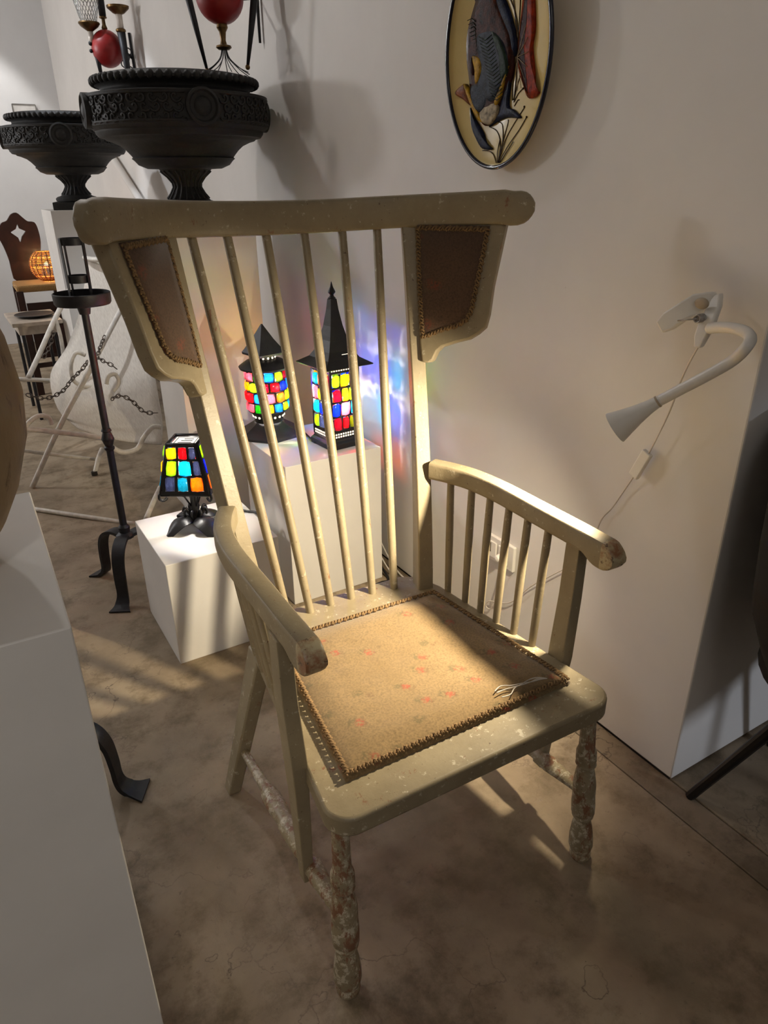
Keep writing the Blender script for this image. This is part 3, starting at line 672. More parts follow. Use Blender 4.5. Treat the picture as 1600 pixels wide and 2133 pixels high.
pat = [[['lime', 'yellow', 'blue'], ['wine', 'yellow', 'lime'], ['blue', 'pink', 'cyan'], ['wine', 'red', 'olive']], [['blue', 'blue', 'sky'], ['cyan', 'blue', 'blue'], ['sky', 'cyan', 'cyan'], ['orange', 'amber', 'cyan']], [['lime', 'lime', 'yellow'], ['blue', 'yellow', 'lime'], ['orange', 'sky', 'lime'], ['olive', 'amber', 'blue']], [['teal', 'orange', 'red'], ['pink', 'olive', 'wine'], ['cyan', 'blue', 'cyan'], ['lime', 'smoke', 'wine']]]
zr = [(0.208, 0.252), (0.160, 0.204), (0.112, 0.156), (0.064, 0.108)]
for k in range(4):
    a, b = V(sqa(W3, 0)[k]), V(sqa(W3, 0)[(k + 1) % 4]); nrm = (b - a).cross(V((0, 0, 1))).normalized(); q = MB()
    for r in range(4):
        z0, z1 = zr[r]; us = [0.06, 0.34 + 0.05 * ((r + k) % 2), 0.64 + 0.06 * ((r + k + 1) % 2), 0.94]
        for g in range(3):
            u0, u1 = us[g], us[g + 1]; c = a.lerp(b, (u0 + u1) / 2) + V((0, 0, (z0 + z1) / 2))
            chunk(pat[k][r][g], SH3, face_mat(c + nrm * 0.002, b - a, (0, 0, 1)), (u1 - u0) * 0.108 * 0.96, (z1 - z0) * 1.0, 0.013)
            if g: p = a.lerp(b, u0); q.tube([(p.x, p.y, z0), (p.x, p.y, z1)], 0.0036, 5)
        q.tube([(a.x, a.y, z0 - 0.001), (b.x, b.y, z0 - 0.001)], 0.0038, 5)
    q.build('mortar_joints', 'blackmetal', SH3, smooth=True)
MB().rings([sqa(0.058, 0.268), sqa(0.092, 0.277), sqa(0.093, 0.280), sqa(0.060, 0.300), sqa(0.046, 0.322), sqa(0.034, 0.356), sqa(0.023, 0.400), sqa(0.0145, 0.450), sqa(0.011, 0.482)]).build('curved_roof', 'blackmetal', L3, bevel=0.001)
MB().lathe([(0.011, 0.478), (0.013, 0.484), (0.007, 0.490), (0.006, 0.494), (0.0125, 0.502), (0.010, 0.508), (0.005, 0.518), (0.0008, 0.534)], 14).build('finial', 'blackmetal', L3, smooth='auto')
MB().box((0.012, -0.050, 0.312), (0.030, 0.004, 0.004), Matrix.Rotation(0, 4, 'X')).build('roof_slit_glow', 'holeglow', L3)  # glowing bar imitates light coming through a slit
MB().sphere((0, 0, 0.160), 0.007).build('bulb', 'bulb', L3, smooth=True)
lamp_light(L3, 0.160, 22.0)

# ------------------------------------------------------------------ clip lamp on the wall
CL = thing('clip_lamp', 'white gooseneck clip lamp fixed to the right wall, lighting the armchair', 'lamp', (XW - 0.002, 0.87, 1.11))
CLI = Matrix.Translation((XW - 0.002, 0.87, 1.11)).inverted()
path = catmull([CLI @ on_x(px, py, x) for px, py, x in ((1478, 684, 1.185), (1510, 682, 1.172), (1545, 688, 1.150), (1563, 702, 1.125), (1556, 722, 1.100), (1525, 752, 1.105), (1470, 784, 1.090), (1415, 813, 1.074), (1368, 838, 1.058))], 6)
MB().tube(path, 0.0098, 12).build('gooseneck', 'whiteplastic', CL, smooth=True)
nk, hd = on_x(1370, 837, 1.058), on_x(1281, 891, 1.014)
ax = (hd - nk).normalized(); AXIS = V((ax.x, ax.y, ax.z))
HM = CLI @ Matrix.Translation(nk) @ (AXIS.to_track_quat('Z', 'Y').to_matrix().to_4x4()); HL = (hd - nk).length
HD = MB().lathe([(0.0095, -0.006), (0.0105, 0.0), (0.0125, HL * 0.2), (0.018, HL * 0.5), (0.0255, HL * 0.8), (0.030, HL * 0.97), (0.0305, HL), (0.0285, HL), (0.022, HL * 0.72), (0.012, HL * 0.35), (0.002, HL * 0.3)], 28, HM).build('lamp_head', 'whiteplastic', CL, smooth='auto')
MB().lathe([(0.0085, -0.003), (0.0112, -0.002), (0.0112, 0.001), (0.0085, 0.002)], 18, HM).build('neck_joint', 'rubber', CL, smooth='auto')
MB().lathe([(0.001, HL * 0.70), (0.018, HL * 0.71), (0.018, HL * 0.74), (0.001, HL * 0.75)], 18, HM).build('led_lens', 'bulb', HD, smooth='auto')
sp = spot('clip_lamp_light', (0, 0, 0), (0, 0, -1), 76.0, 128, 1.0, 0.014, (1.0, 0.85, 0.60))
sp.location = nk + AXIS * (HL * 1.01)
sp.rotation_euler = (V((-0.53, 0.64, -0.64))).to_track_quat('-Z', 'Y').to_euler()
# spring clip: two lever jaws, spring, pads
def lever(pts, w, name):
    q = MB(); P = [CLI @ on_x(*p) for p in pts]; n = V((1, 0, 0)); rows = []
    for i, p in enumerate(P):
        t = (P[min(i + 1, len(P) - 1)] - P[max(i - 1, 0)]).normalized(); s = n.cross(t).normalized(); ww = w[i]
        rows.append([p + s * ww + n * 0.007, p - s * ww + n * 0.007, p - s * ww - n * 0.007, p + s * ww - n * 0.007])
    q.rings(rows); return q.build(name, 'whiteplastic', CL, bevel=0.004, seg=3, smooth='auto')
lever([(1497, 612, 1.235), (1488, 640, 1.215), (1474, 672, 1.200), (1462, 700, 1.195), (1455, 724, 1.19)], [0.007, 0.014, 0.015, 0.013, 0.007], 'clip_jaw')
jw = lever([(1492, 616, 1.232), (1455, 632, 1.215), (1425, 648, 1.20), (1395, 668, 1.19), (1376, 682, 1.185)], [0.009, 0.020, 0.018, 0.019, 0.013], 'clip_lever')
q = MB(); p0, p1 = CLI @ on_x(1412, 668, 1.176), CLI @ on_x(1452, 664, 1.180); q.tube([p0, p1], 0.0015, 6)
for j in range(5): q.tube([p1 + V((0.004 * j, 0.007 * math.cos(w), 0.007 * math.sin(w))) for w in [k * PI / 5 for k in range(10)]], 0.0014, 5, closed=True)
q.build('spring', 'steel', jw, smooth=True)
P = CLI @ on_x(1462, 632, 1.200); MB().sphere(P, 0.013, 12, 8, (0.35, 1.2, 0.8)).build('grip_pad', 'rubber', jw, smooth=True)
# cord with inline switch, down to the socket
CK = thing('lamp_cord', 'thin white lamp cord with inline switch hanging down the right wall', 'cord', (XW, 1.2, 0.3)); CKI = Matrix.Translation((XW, 1.2, 0.3)).inverted()
xs = XW - 0.012
top = catmull([CKI @ on_x(*p) for p in ((1455, 722, 1.195), (1438, 752, 1.21), (1418, 795, 1.222), (1402, 840, 1.228), (1382, 885, xs - 0.01), (1352, 944, xs - 0.008))], 6)
bot = catmull([CKI @ on_x(*p) for p in ((1322, 990, xs - 0.006), (1298, 1025, xs), (1275, 1058, xs), (1258, 1075, xs), (1248, 1092, xs), (1230, 1140, xs), (1196, 1172, xs), (1150, 1198, xs), (1105, 1222, xs), (1065, 1254, xs), (1035, 1254, xs), (1018, 1252, xs), (1012, 1262, xs), (1022, 1268, xs + 0.003), (1030, 1245, xs), (1040, 1215, xs), (1047, 1188, xs - 0.004))], 6)
MB().tube(top, 0.0019, 7).build('cord', 'cordwhite', CK, smooth=True); MB().tube(bot, 0.0019, 7).build('cord', 'cordwhite', CK, smooth=True)
p0, p1 = CKI @ on_x(1350, 942, xs - 0.008), CKI @ on_x(1320, 992, xs - 0.008); t = (p1 - p0).normalized(); s = V((1, 0, 0)).cross(t)
MB().rings([[p + s * w + V((d, 0, 0)) for w, d in ((-0.0125, -0.006), (0.0125, -0.006), (0.0125, 0.006), (-0.0125, 0.006))] for p in (p0, p0.lerp(p1, 0.5), p1)]).build('inline_switch', 'whiteplastic', CK, bevel=0.003, seg=3)

# wall socket
ST = thing('wall_socket', 'white wall socket plate on the right wall behind the armrest', 'socket', (XW, 1.412, 0.333))
MB().box((-0.006, 0, 0), (0.012, 0.128, 0.082)).build('face_plate', 'whiteplastic', ST, bevel=0.004, seg=3)
for k, dy in enumerate((0.030, -0.020)):
    m_ = MB().box((-0.0135, dy, -0.002), (0.005, 0.040, 0.052)).build('socket_module', 'whiteplastic', ST, bevel=0.002)
    if k == 0: MB().box((-0.0162, dy + 0.004, 0.004), (0.001, 0.0035, 0.030)).build('slot', 'dark', m_)
    else: MB().lathe([(0.012, 0), (0.012, 0.014), (0.009, 0.022), (0.004, 0.024)], 16, Matrix.Translation((-0.016, dy, -0.006)) @ Matrix.Rotation(-PI / 2, 4, 'Y')).build('plug', 'whiteplastic', m_, smooth='auto')

# ------------------------------------------------------------------ fish plate
PW, PH = 0.184, 0.236
pc = on_x(1040, 117, XW)
PL = thing('fish_plate', 'oval glazed wall plate with relief fish and navy rim, hung on right wall', 'plate', (XW - 0.012, pc.y - 0.047, pc.z))
PL.rotation_euler = (0, math.radians(-3.0), 0)
def pp(cx_, cy_, h=0.0):   # picture coordinates of the plate to its local surface
    u, v = (cx_ - 805) / 545.0, -(cy_ - 580) / 1165.0
    r = min(1.0, math.hypot(u, v)); dep = 0.030 * r ** 2.4
    return V((-0.010 - dep - h, -u * PW, v * PH))
q = MB(); n = 72; rings = []
for r, x in ((0.55, -0.002), (0.60, 0.004), (0.78, -0.010), (1.0, -0.034), (1.012, -0.040), (0.99, -0.0415), (0.96, -0.0365), (0.85, -0.0295 + 0.0), (0.70, -0.0230), (0.5, -0.0157), (0.3, -0.0117), (0.1, -0.0101), (0.01, -0.010)):
    rings.append([(x, -r * PW * math.cos(2 * PI * j / n), r * PH * math.sin(2 * PI * j / n)) for j in range(n)])
q.rings(rings); q.build('dish', 'ceram', PL, smooth='auto', angle=1.0)
MB().tube([(-0.0395, -PW * 0.995 * math.cos(2 * PI * j / n), PH * 0.995 * math.sin(2 * PI * j / n)) for j in range(n)], 0.0052, 8, closed=True).build('rim', 'rimblue', PL, smooth=True)
def relief(outl, mat, name, base, h, parent=PL, sub=4):
    P = catmull([(x, y, 0) for x, y in outl], sub, True); c = sum(P, V()) / len(P)
    q = MB(); q.rings([[pp(p.x, p.y, base - 0.004) for p in P], [pp(p.x, p.y, base + h * 0.35) for p in P], [pp(*(p.lerp(c, 0.18)).xy, base + h * 0.8) for p in P], [pp(*(p.lerp(c, 0.55)).xy, base + h) for p in P], [pp(*(p.lerp(c, 0.97)).xy, base + h * 1.02) for p in P]])
    return q.build(name, mat, parent, smooth=True)
FB = relief([(600, -60), (500, 160), (452, 350), (445, 560), (470, 780), (510, 1030), (590, 1210), (690, 1290), (790, 1110), (885, 900), (915, 700), (895, 420), (800, 160), (720, -60)], 'fbrown', 'fish_body', 0.002, 0.012)
relief([(560, 330), (700, 300), (830, 480), (880, 720), (820, 950), (700, 1060), (560, 930), (600, 700), (560, 520)], 'fgrey', 'flank', 0.0105, 0.005, FB)
relief([(700, 330), (800, 450), (870, 640), (880, 780), (820, 860), (800, 640), (740, 460)], 'fgreen', 'green_band', 0.0105, 0.006, FB)
relief([(505, 860), (600, 850), (690, 1000), (640, 1130), (570, 1120), (515, 1000)], 'fgrey', 'scale_patch', 0.0100, 0.0045, FB)
relief([(520, 560), (590, 590), (615, 680), (600, 780), (555, 840), (545, 700)], 'fyel', 'eye_patch', 0.0125, 0.004, FB)
relief([(500, 600), (520, 570), (540, 650), (535, 750), (510, 720)], 'fdark', 'eye', 0.013, 0.004, FB)
relief([(890, 720), (850, 790), (790, 950), (750, 1060), (775, 1090), (815, 1020), (850, 880)], 'fyel', 'yellow_stripe', 0.010, 0.004, FB)
relief([(430, 830), (480, 880), (540, 1040), (600, 1150), (640, 1250), (580, 1200), (510, 1060)], 'fyel', 'belly_stripe', 0.009, 0.004, FB)
relief([(345, 905), (430, 820), (470, 900), (505, 1060), (430, 990)], 'frust', 'mouth', 0.003, 0.008, FB)
relief([(640, 1060), (760, 1060), (800, 1160), (730, 1280), (640, 1250), (600, 1180)], 'fcream', 'cream_patch', 0.009, 0.004, FB)
for ol, nm in (([(555, -80), (750, -40), (860, 190), (935, 480), (925, 640), (860, 460), (740, 150), (560, 90)], 'dorsal_fin'), ([(700, 1300), (780, 1160), (830, 900), (890, 800), (885, 1100), (960, 1160), (1045, 1250), (900, 1230), (800, 1250)], 'tail_fin'), ([(488, 1080), (530, 1180), (640, 1350), (690, 1470), (765, 1540), (660, 1530), (580, 1420), (515, 1270)], 'lower_fin')):
    fn_ = relief(ol, 'fblue', nm, 0.002, 0.007, FB)
RF = relief([(1050, -60), (1115, -40), (1142, 400), (1118, 590), (1155, 800), (1185, 990), (1240, 1025), (1190, 1068), (1105, 1058), (1035, 930), (985, 800), (958, 640), (985, 300)], 'fred', 'red_fin', 0.002, 0.008)
relief([(1065, 60), (1085, 200), (1050, 450), (1010, 620), (1080, 850), (1110, 1020), (1050, 920), (990, 720), (975, 600), (1000, 350)], 'fdark', 'red_fin_dark_centre', 0.0075, 0.003, RF)  # dark glaze down the middle of the red fin
q = MB()
for a in range(7):
    e = (1010 + 90 * math.cos(-0.9 + a * 0.42), 650 + 330 * math.sin(-0.9 + a * 0.42)); q.tube([pp(972, 655, 0.011), pp(e[0], e[1], 0.0115)], 0.0007, 5)
q.build('fin_ray', 'fcream', RF, smooth=True)
q = MB()
for k in range(18):   # scratched scales on the flank
    x0, y0 = 590 + 8 * k, 380 + 36 * k; q.tube([pp(x0, y0, 0.0150), pp(x0 + 70, y0 + 50, 0.0165), pp(x0 + 130, y0 + 10, 0.0150)], 0.0009, 5)
    q.tube([pp(480 + 6 * (k % 9), 200 + 40 * (k % 9), 0.0115), pp(530 + 6 * (k % 9), 190 + 40 * (k % 9), 0.0135), pp(560, 230 + 40 * (k % 9), 0.0135)], 0.0009, 5)
q.build('scale_line', 'fgreen', FB, smooth=True)
q = MB()
stems = [((850, 1690), (840, 1500), (780, 1360), (690, 1300)), ((850, 1690), (860, 1480), (830, 1300), (780, 1260)), ((850, 1690), (865, 1450), (890, 1280), (885, 1250)), ((850, 1690), (890, 1450), (960, 1300), (1060, 1150)), ((860, 1690), (930, 1520), (1030, 1370), (1105, 1245)), ((830, 1690), (780, 1600), (720, 1560), (655, 1550)), ((870, 1690), (930, 1580), (985, 1480)), ((845, 1690), (820, 1580), (825, 1440)), ((930, 1060), (940, 700), (930, 300), (820, -20)), ((930, 700), (925, 400), (890, 0)), ((915, 1060), (905, 900), (930, 640), (965, 200), (975, 0)), ((925, 1060), (960, 900), (1000, 780)), ((930, 1080), (975, 1000), (1025, 960)), ((940, 1120), (970, 1070), (990, 1065))]
for s_ in stems: q.tube(catmull([pp(x, y, 0.0012) for x, y in s_], 6), 0.0011, 5)
for x, y in ((1060, 1140), (1105, 1245), (1025, 960)): q.sphere(pp(x, y, 0.0015), 0.0024, 6, 4)
q.build('water_plant', 'fline', PL, smooth=True)

# ------------------------------------------------------------------ wall sconces with red globes
def sconce_near():
    Y = 2.86; c = on_y(457, -8, Y); t = thing('wall_sconce', 'wrought wall sconce with red globe and wire tassel, above the nearer urn', 'sconce', (c.x, c.y, c.z), 0, 'red globe wall sconces'); I = Matrix.Translation(c).inverted(); g = lambda px, py, y=Y: I @ on_y(px, py, y)
    MB().sphere((0, 0, 0), 0.083, 24, 16, (1, 1, 1.02)).build('red_globe', 'redglobe', t, smooth=True)
    MB().lathe([(0.018, -0.080), (0.020, -0.092), (0.012, -0.105), (0.009, -0.130), (0.012, -0.142), (0.026, -0.146), (0.028, -0.152), (0.020, -0.158), (0.004, -0.160)], 18).build('brass_drop', 'brass', t, smooth='auto')
    q = MB()
    for k in range(11):
        a = 2 * PI * k / 11; L = 0.055 + 0.04 * ((k * 7) % 5) / 5; e = V((math.cos(a), math.sin(a), 0))
        q.tube(catmull([V((0, 0, -0.155)) + e * 0.008, V((0, 0, -0.185)) + e * 0.018, V((0, 0, -0.215)) + e * (0.03 + L * 0.4), V((0, 0, -0.235)) + e * (0.03 + L)], 4), 0.0016, 5)
    q.build('wire_tassel', 'iron', t, smooth=True)
    for a, b, r in ((g(378, -60, 2.80), g(432, 148, 2.80), 0.013), (g(535, -60, 2.80), g(516, 140, 2.80), 0.015)):
        s_ = MB().tube([a, a.lerp(b, 0.5), b], [r, r * 0.75, r * 0.35], 10).build('spike', 'iron', t, smooth=True); MB().sphere(b, 0.009, 10, 6).build('spike_ball', 'brass', s_, smooth=True)
    p = I @ V((XW - 0.012, 2.93, 1.80)); MB().tube([p + V((0, 0, 0.20)), p], [0.008, 0.005], 8).build('wall_bar', 'iron', t, smooth=True); MB().tube([p + V((0, 0, 0.14)), V((0.080, 0, 0.0))], 0.006, 8).build('bracket_arm', 'iron', t, smooth=True)
    for a_, b_ in ((V((-0.080, 0, 0.03)), g(391, -20, 2.80)), (V((0.0, -0.08, 0.02)), g(530, -20, 2.80))): MB().tube([a_, b_], 0.005, 6).build('spike_link', 'iron', t, smooth=True)
sconce_near()
def sconce_far():
    Y = 4.70; c = on_y(224, 102, Y); t = thing('wall_sconce', 'wrought wall sconce with red globe and wire mesh cup, at upper left', 'sconce', (c.x, c.y, c.z), 0, 'red globe wall sconces'); I = Matrix.Translation(c).inverted(); g = lambda px, py, y=Y: I @ on_y(px, py, y)
    MB().sphere((0, 0, 0), 0.083, 24, 16, (1, 1, 1.08)).build('red_globe', 'redglobe', t, smooth=True)
    p = g(188, 66)
    MB().lathe([(0.008, -0.02), (0.012, 0.0), (0.045, 0.022), (0.056, 0.036), (0.054, 0.042), (0.02, 0.036)], 18, Matrix.Translation(p)).build('brass_cup', 'brass', t, smooth='auto')
    q = MB(); z0, z1, r0, r1 = 0.04, 0.20, 0.040, 0.078
    for k in range(22):
        for sg in (-1, 1):
            q.tube([p + V(((r0 + (r1 - r0) * w) * math.cos(2 * PI * k / 22 + sg * w * 1.2), (r0 + (r1 - r0) * w) * math.sin(2 * PI * k / 22 + sg * w * 1.2), z0 + (z1 - z0) * w)) for w in (0, .25, .5, .75, 1)], 0.0014, 4, caps=False)
    q.build('mesh_cup', 'steel', t, smooth=True)
    MB().tube([p + V((0, 0, -0.05)), p], 0.014, 10).build('candle', 'candle', t, smooth=True)
    p = g(246, 22, 4.6)
    MB().lathe([(0.010, -0.02), (0.03, -0.012), (0.056, 0.010), (0.058, 0.02), (0.02, 0.018)], 18, Matrix.Translation(p)).build('brass_cup', 'brass', t, smooth='auto')
    MB().tube([p + V((0, 0, -0.085)), p + V((0, 0, -0.01))], 0.017, 10).build('candle', 'candle', t, smooth=True)
    MB().lathe([(0.02, -0.098), (0.026, -0.092), (0.026, -0.085), (0.02, -0.08)], 14, Matrix.Translation(p)).build('candle_collar', 'brass', t, smooth='auto')
    MB().tube([p + V((0, 0, -0.09)), p + V((0.012, 0, -0.36))], [0.022, 0.012], 10).build('spike', 'iron', t, smooth=True)
    MB().tube([g(196, 90), g(212, 160)], [0.016, 0.009], 10).build('spike', 'iron', t, smooth=True)
    q = MB(); q.lathe([(0.012, 0.085), (0.016, 0.095), (0.010, 0.11), (0.009, 0.135), (0.02, 0.14), (0.02, 0.146), (0.012, 0.15)], 14); q.build('brass_drop', 'brass', t, smooth='auto'); MB().tube([(0, 0, 0.15), (0, 0, 0.33)], [0.018, 0.020], 10).build('spike', 'iron', t, smooth=True)
    q = MB(); w = I @ V((XW - 0.01, 4.78, 1.97)); q.tube([w + V((0, 0, 0.12)), w + V((0, -0.02, -0.16))], 0.008, 8); q.tube([w, V((0.08, 0, 0))], 0.008, 8)
    for k in range(6): q.tube([w + V((-0.02 - 0.014 * (k % 3), 0, 0.03 - 0.03 * k)) + V((0.018 * math.cos(a), 0, 0.018 * math.sin(a))) for a in [j * PI / 5 for j in range(10)]], 0.0035, 5, closed=True)
    q.build('wall_bracket', 'iron', t, smooth=True)
    q = MB(); q.sphere((-0.085, 0.0, 0.02), 0.012, 8, 6); q.sphere((-0.088, 0.0, -0.015), 0.010, 8, 6); q.build('knob', 'iron', t, smooth=True)
sconce_far()

# ------------------------------------------------------------------ iron candle stands
def stand(name, label, x, y, rz, top=True, legs=(0, 1, 2)):
    t = thing('candle_stand', label, 'candle stand', (x, y, 0), rz, 'wrought iron floor candle stands')
    MB().tube([(0, 0, 0.20), (0, 0, 1.0)], [0.0125, 0.0115], 12).build('pole', 'iron', t, smooth='auto')
    MB().lathe([(0.013, 0.52), (0.017, 0.525), (0.017, 0.532), (0.013, 0.536), (0.021, 0.560), (0.013, 0.585), (0.017, 0.588), (0.013, 0.597)], 14).build('knop', 'iron', t, smooth='auto')
    MB().lathe([(0.03, 0.195), (0.032, 0.205), (0.018, 0.215), (0.02, 0.235), (0.0125, 0.245)], 14).build('hub', 'iron', t, smooth='auto')
    for k in range(3):
        a = 2 * PI * k / 3; pr = [(0.012, 0.200, .020), (0.05, 0.208, .021), (0.095, 0.190, .021), (0.120, 0.150, .020), (0.128, 0.090, .019), (0.130, 0.045, .018), (0.140, 0.020, .021), (0.165, 0.007, .026), (0.190, 0.003, .036)]
        P = catmull([(r, z, w) for r, z, w in pr], 5); rings = []
        for i, p in enumerate(P):
            tg = (P[min(i + 1, len(P) - 1)] - P[max(i - 1, 0)]); tg = V((tg.x, tg.y)).normalized(); nn = V((-tg.y, tg.x)); th = 0.0055 if i < len(P) - 8 else 0.003
            rings.append([V(((p.x + nn.x * th * sg) * math.cos(a) - sd * p.z * math.sin(a), (p.x + nn.x * th * sg) * math.sin(a) + sd * p.z * math.cos(a), max(0.0, p.y + nn.y * th * sg))) for sg, sd in ((1, 1), (1, -1), (-1, -1), (-1, 1))])
        MB().rings(rings).build('leg', 'iron', t, smooth='auto')
    if top:
        MB().lathe([(0.016, 0.965), (0.02, 0.985), (0.028, 0.992), (0.079, 0.994), (0.083, 1.000), (0.084, 1.028), (0.081, 1.030), (0.080, 1.002), (0.001, 1.000)], 40).build('drip_pan', 'iron', t, smooth='auto')
        q = MB()
        for z, r in ((1.060, 0.030), (1.165, 0.034)): MB().lathe([(r, z), (r + 0.001, z + 0.020), (r - 0.002, z + 0.020), (r - 0.003, z), (r, z)], 24, Matrix.Identity(4), False).build('candle_ring', 'iron', t, smooth='auto')
        q.lathe([(0.001, 1.058), (0.03, 1.058), (0.03, 1.062), (0.001, 1.062)], 24)
        q.build('candle_plate', 'iron', t, smooth='auto')
        for a, w in ((-2.1, 0.003), (-0.9, 0.008), (1.3, 0.006)):
            e = V((math.cos(a), math.sin(a), 0)); s_ = V((-math.sin(a), math.cos(a), 0)); MB().prism([e * 0.032 - s_ * w + V((0, 0, 1.0)), e * 0.032 + s_ * w + V((0, 0, 1.0)), e * 0.034 + s_ * w + V((0, 0, 1.185)), e * 0.034 - s_ * w + V((0, 0, 1.185))], e * 0.003).build('strap', 'iron', t)
    return t
stand('s', 'slim black iron candle stand with drip pan, left of the low plinth', 0.376, 2.40, math.radians(242))
stand('s', 'black iron stand whose flared foot shows beyond the close left plinth', -0.005, 1.485, math.radians(-30), False)

# ------------------------------------------------------------------ white garden lounger
LG = thing('sling_lounger', 'white tubular garden lounger with canvas sling, scrolls and chains', 'lounger', (0.45, 3.6, 0)); LI = Matrix.Translation((0.45, 3.6, 0)).inverted()
def lt(pts, r=0.012, sub=5, name='frame_tube', mat='whitetube'):
    P = [LI @ (on_y(*p) if len(p) == 3 else V(p)) for p in [(tuple(p)) for p in pts]]
    return MB().tube(catmull(P, sub), r, 8).build(name, mat, LG, smooth=True)
NY, FY = 3.25, 3.9
lt([(50, 893, NY), (120, 900, NY), (215, 913, NY), (232, 930, NY), (255, 942, NY), (285, 935, NY), (300, 910, NY), (318, 890, NY), (335, 890, NY)])
lt([(50, 893, NY), (64, 876, NY), (82, 866, NY), (100, 869, NY), (108, 884, NY)], 0.010)
lt([(40, 790, FY), (110, 793, FY), (190, 800, FY), (210, 790, FY), (214, 772, FY), (200, 752, FY), (178, 740, FY)], 0.011)
lt([(178, 740, 3.7), (158, 735, 3.7), (148, 760, 3.7), (152, 790, 3.7), (170, 803, 3.7), (195, 805, 3.7)], 0.010)
lt([(222, 800, 3.45), (226, 784, 3.45), (240, 780, 3.45), (248, 796, 3.45), (236, 815, 3.45)], 0.010)
lt([(270, 610, 3.68), (205, 735, 3.58), (187, 771, 3.52), (122, 893, 3.56), (67, 1015, 3.59)], 0.012)
lt([(146, 602, 4.05), (112, 670, 4.0), (81, 740, 3.95), (59, 787, 3.9)], 0.013)
lt([(114, 660, 4.0), (126, 700, 4.0), (133, 745, 4.0)], 0.010)
lt([(44, 938, 3.75), (120, 948, 3.75), (203, 957, 3.75)], 0.009)
f_ = lt([(213, 935, 3.7), (205, 955, 3.65), (198, 985, 3.6)], 0.012); P = LI @ on_y(197, 987, 3.6); MB().lathe([(0.014, -0.02), (0.015, 0.012), (0.012, 0.014)], 10, Matrix.Translation(P)).build('rubber_foot', 'dark', LG, smooth='auto')
lt([(70, 1060, 3.30), (170, 1075, 3.10), (284, 1092, 2.91)], 0.010)
lt([(304, 1082, 2.93), (318, 1050, 3.0), (334, 1015, 3.1)], 0.012)
lt([(176, 537, 4.07), (200, 541, 3.95), (240, 536, 3.8)], 0.013)
# canvas sling: long curved sheet hung from the top bar to the foot scroll
rows = []
secs = [((184, 540, 4.05), (262, 535, 3.80)), ((176, 590, 4.02), (276, 600, 3.75)), ((165, 650, 3.98), (300, 680, 3.65)), ((140, 720, 3.92), (318, 760, 3.55)), ((105, 780, 3.85), (330, 830, 3.42)), ((120, 850, 3.65), (338, 880, 3.32)), ((165, 893, 3.45), (336, 925, 3.22))]
A = catmull([LI @ on_y(*a) for a, b in secs], 5); B = catmull([LI @ on_y(*b) for a, b in secs], 5)
q = MB(); W = 10; vv = []
for a, b in zip(A, B):
    for j in range(W + 1): p = a.lerp(b, j / W); vv.append(p + V((0, 0, -0.02 * math.sin(PI * j / W))))
ff = [(i * (W + 1) + j, i * (W + 1) + j + 1, (i + 1) * (W + 1) + j + 1, (i + 1) * (W + 1) + j) for i in range(len(A) - 1) for j in range(W)]
q.add(vv, ff); sl = q.build('canvas_sling', 'canvas', LG, smooth=True); sm = sl.modifiers.new('thick', 'SOLIDIFY'); sm.thickness = 0.005
def chain(pts, name='chain'):
    P = resample(catmull([LI @ on_y(*p) for p in pts], 8), 0.021); q = MB()
    for i in range(len(P) - 1):
        a, b = P[i], P[i + 1]; t = (b - a).normalized(); u = t.cross(V((0.2, 0.3, 1))).normalized(); w = t.cross(u); s_ = u if i % 2 else w; c = (a + b) / 2
        q.tube([c + t * 0.015 * math.cos(k * PI / 4) + s_ * 0.0085 * math.sin(k * PI / 4) for k in range(8)], 0.0024, 5, closed=True)
    o = q.build(name, 'chain', LG, smooth=True); o['kind'] = 'stuff'
chain([(56, 822, 3.4), (95, 830, 3.4), (130, 815, 3.45), (150, 790, 3.5), (172, 768, 3.55), (185, 748, 3.5)])
chain([(200, 742, 3.5), (215, 752, 3.45), (232, 760, 3.42), (247, 772, 3.4)])
chain([(232, 832, 3.25), (250, 824, 3.2), (275, 835, 3.2), (300, 858, 3.2), (330, 860, 3.2)])
chain([(112, 690, 3.97), (104, 720, 3.95), (88, 750, 3.92)])
chain([(218, 700, 3.6), (208, 725, 3.55), (204, 740, 3.5)])

# ------------------------------------------------------------------ rustic chair, wicker lamp, table
RY = 5.7
rc = on_y(38, 700, RY); RC = thing('rustic_chair', 'dark red wooden chair with shaped back, diamond cut-out and rush seat', 'chair', (rc.x, rc.y, 0)); RI = Matrix.Translation((rc.x, rc.y, 0)).inverted(); g = lambda px, py, y=RY: RI @ on_y(px, py, y)
ol = catmull([(2, 466, 0), (14, 460, 0), (22, 447, 0), (34, 443, 0), (46, 452, 0), (58, 461, 0), (72, 463, 0), (80, 480, 0), (85, 505, 0), (84, 540, 0), (84, 582, 0), (56, 586, 0), (30, 584, 0), (20, 545, 0), (8, 515, 0), (-4, 490, 0)], 3, True)
hole_ = [(36, 466), (40, 476), (54, 482), (46, 493), (43, 507), (38, 495), (22, 484), (33, 477)]
q = MB(); H_ = [V((x, y, 0)) for x, y in hole_]; c0 = V((38, 485, 0))
def nearest_ring(n_):
    out = []
    for k in range(n_):
        a = 2 * PI * k / n_; d = V((math.cos(a), math.sin(a), 0)); best = None; poly = H_
        for i in range(len(poly)):
            p, e = poly[i] - c0, poly[(i + 1) % len(poly)] - poly[i]; den = d.x * e.y - d.y * e.x
            if abs(den) < 1e-9: continue
            t = (p.x * e.y - p.y * e.x) / den; u = (p.x * d.y - p.y * d.x) / den
            if t > 0 and -1e-6 <= u <= 1 + 1e-6 and (best is None or t < best): best = t
        out.append(c0 + d * (best or 5))
    return out
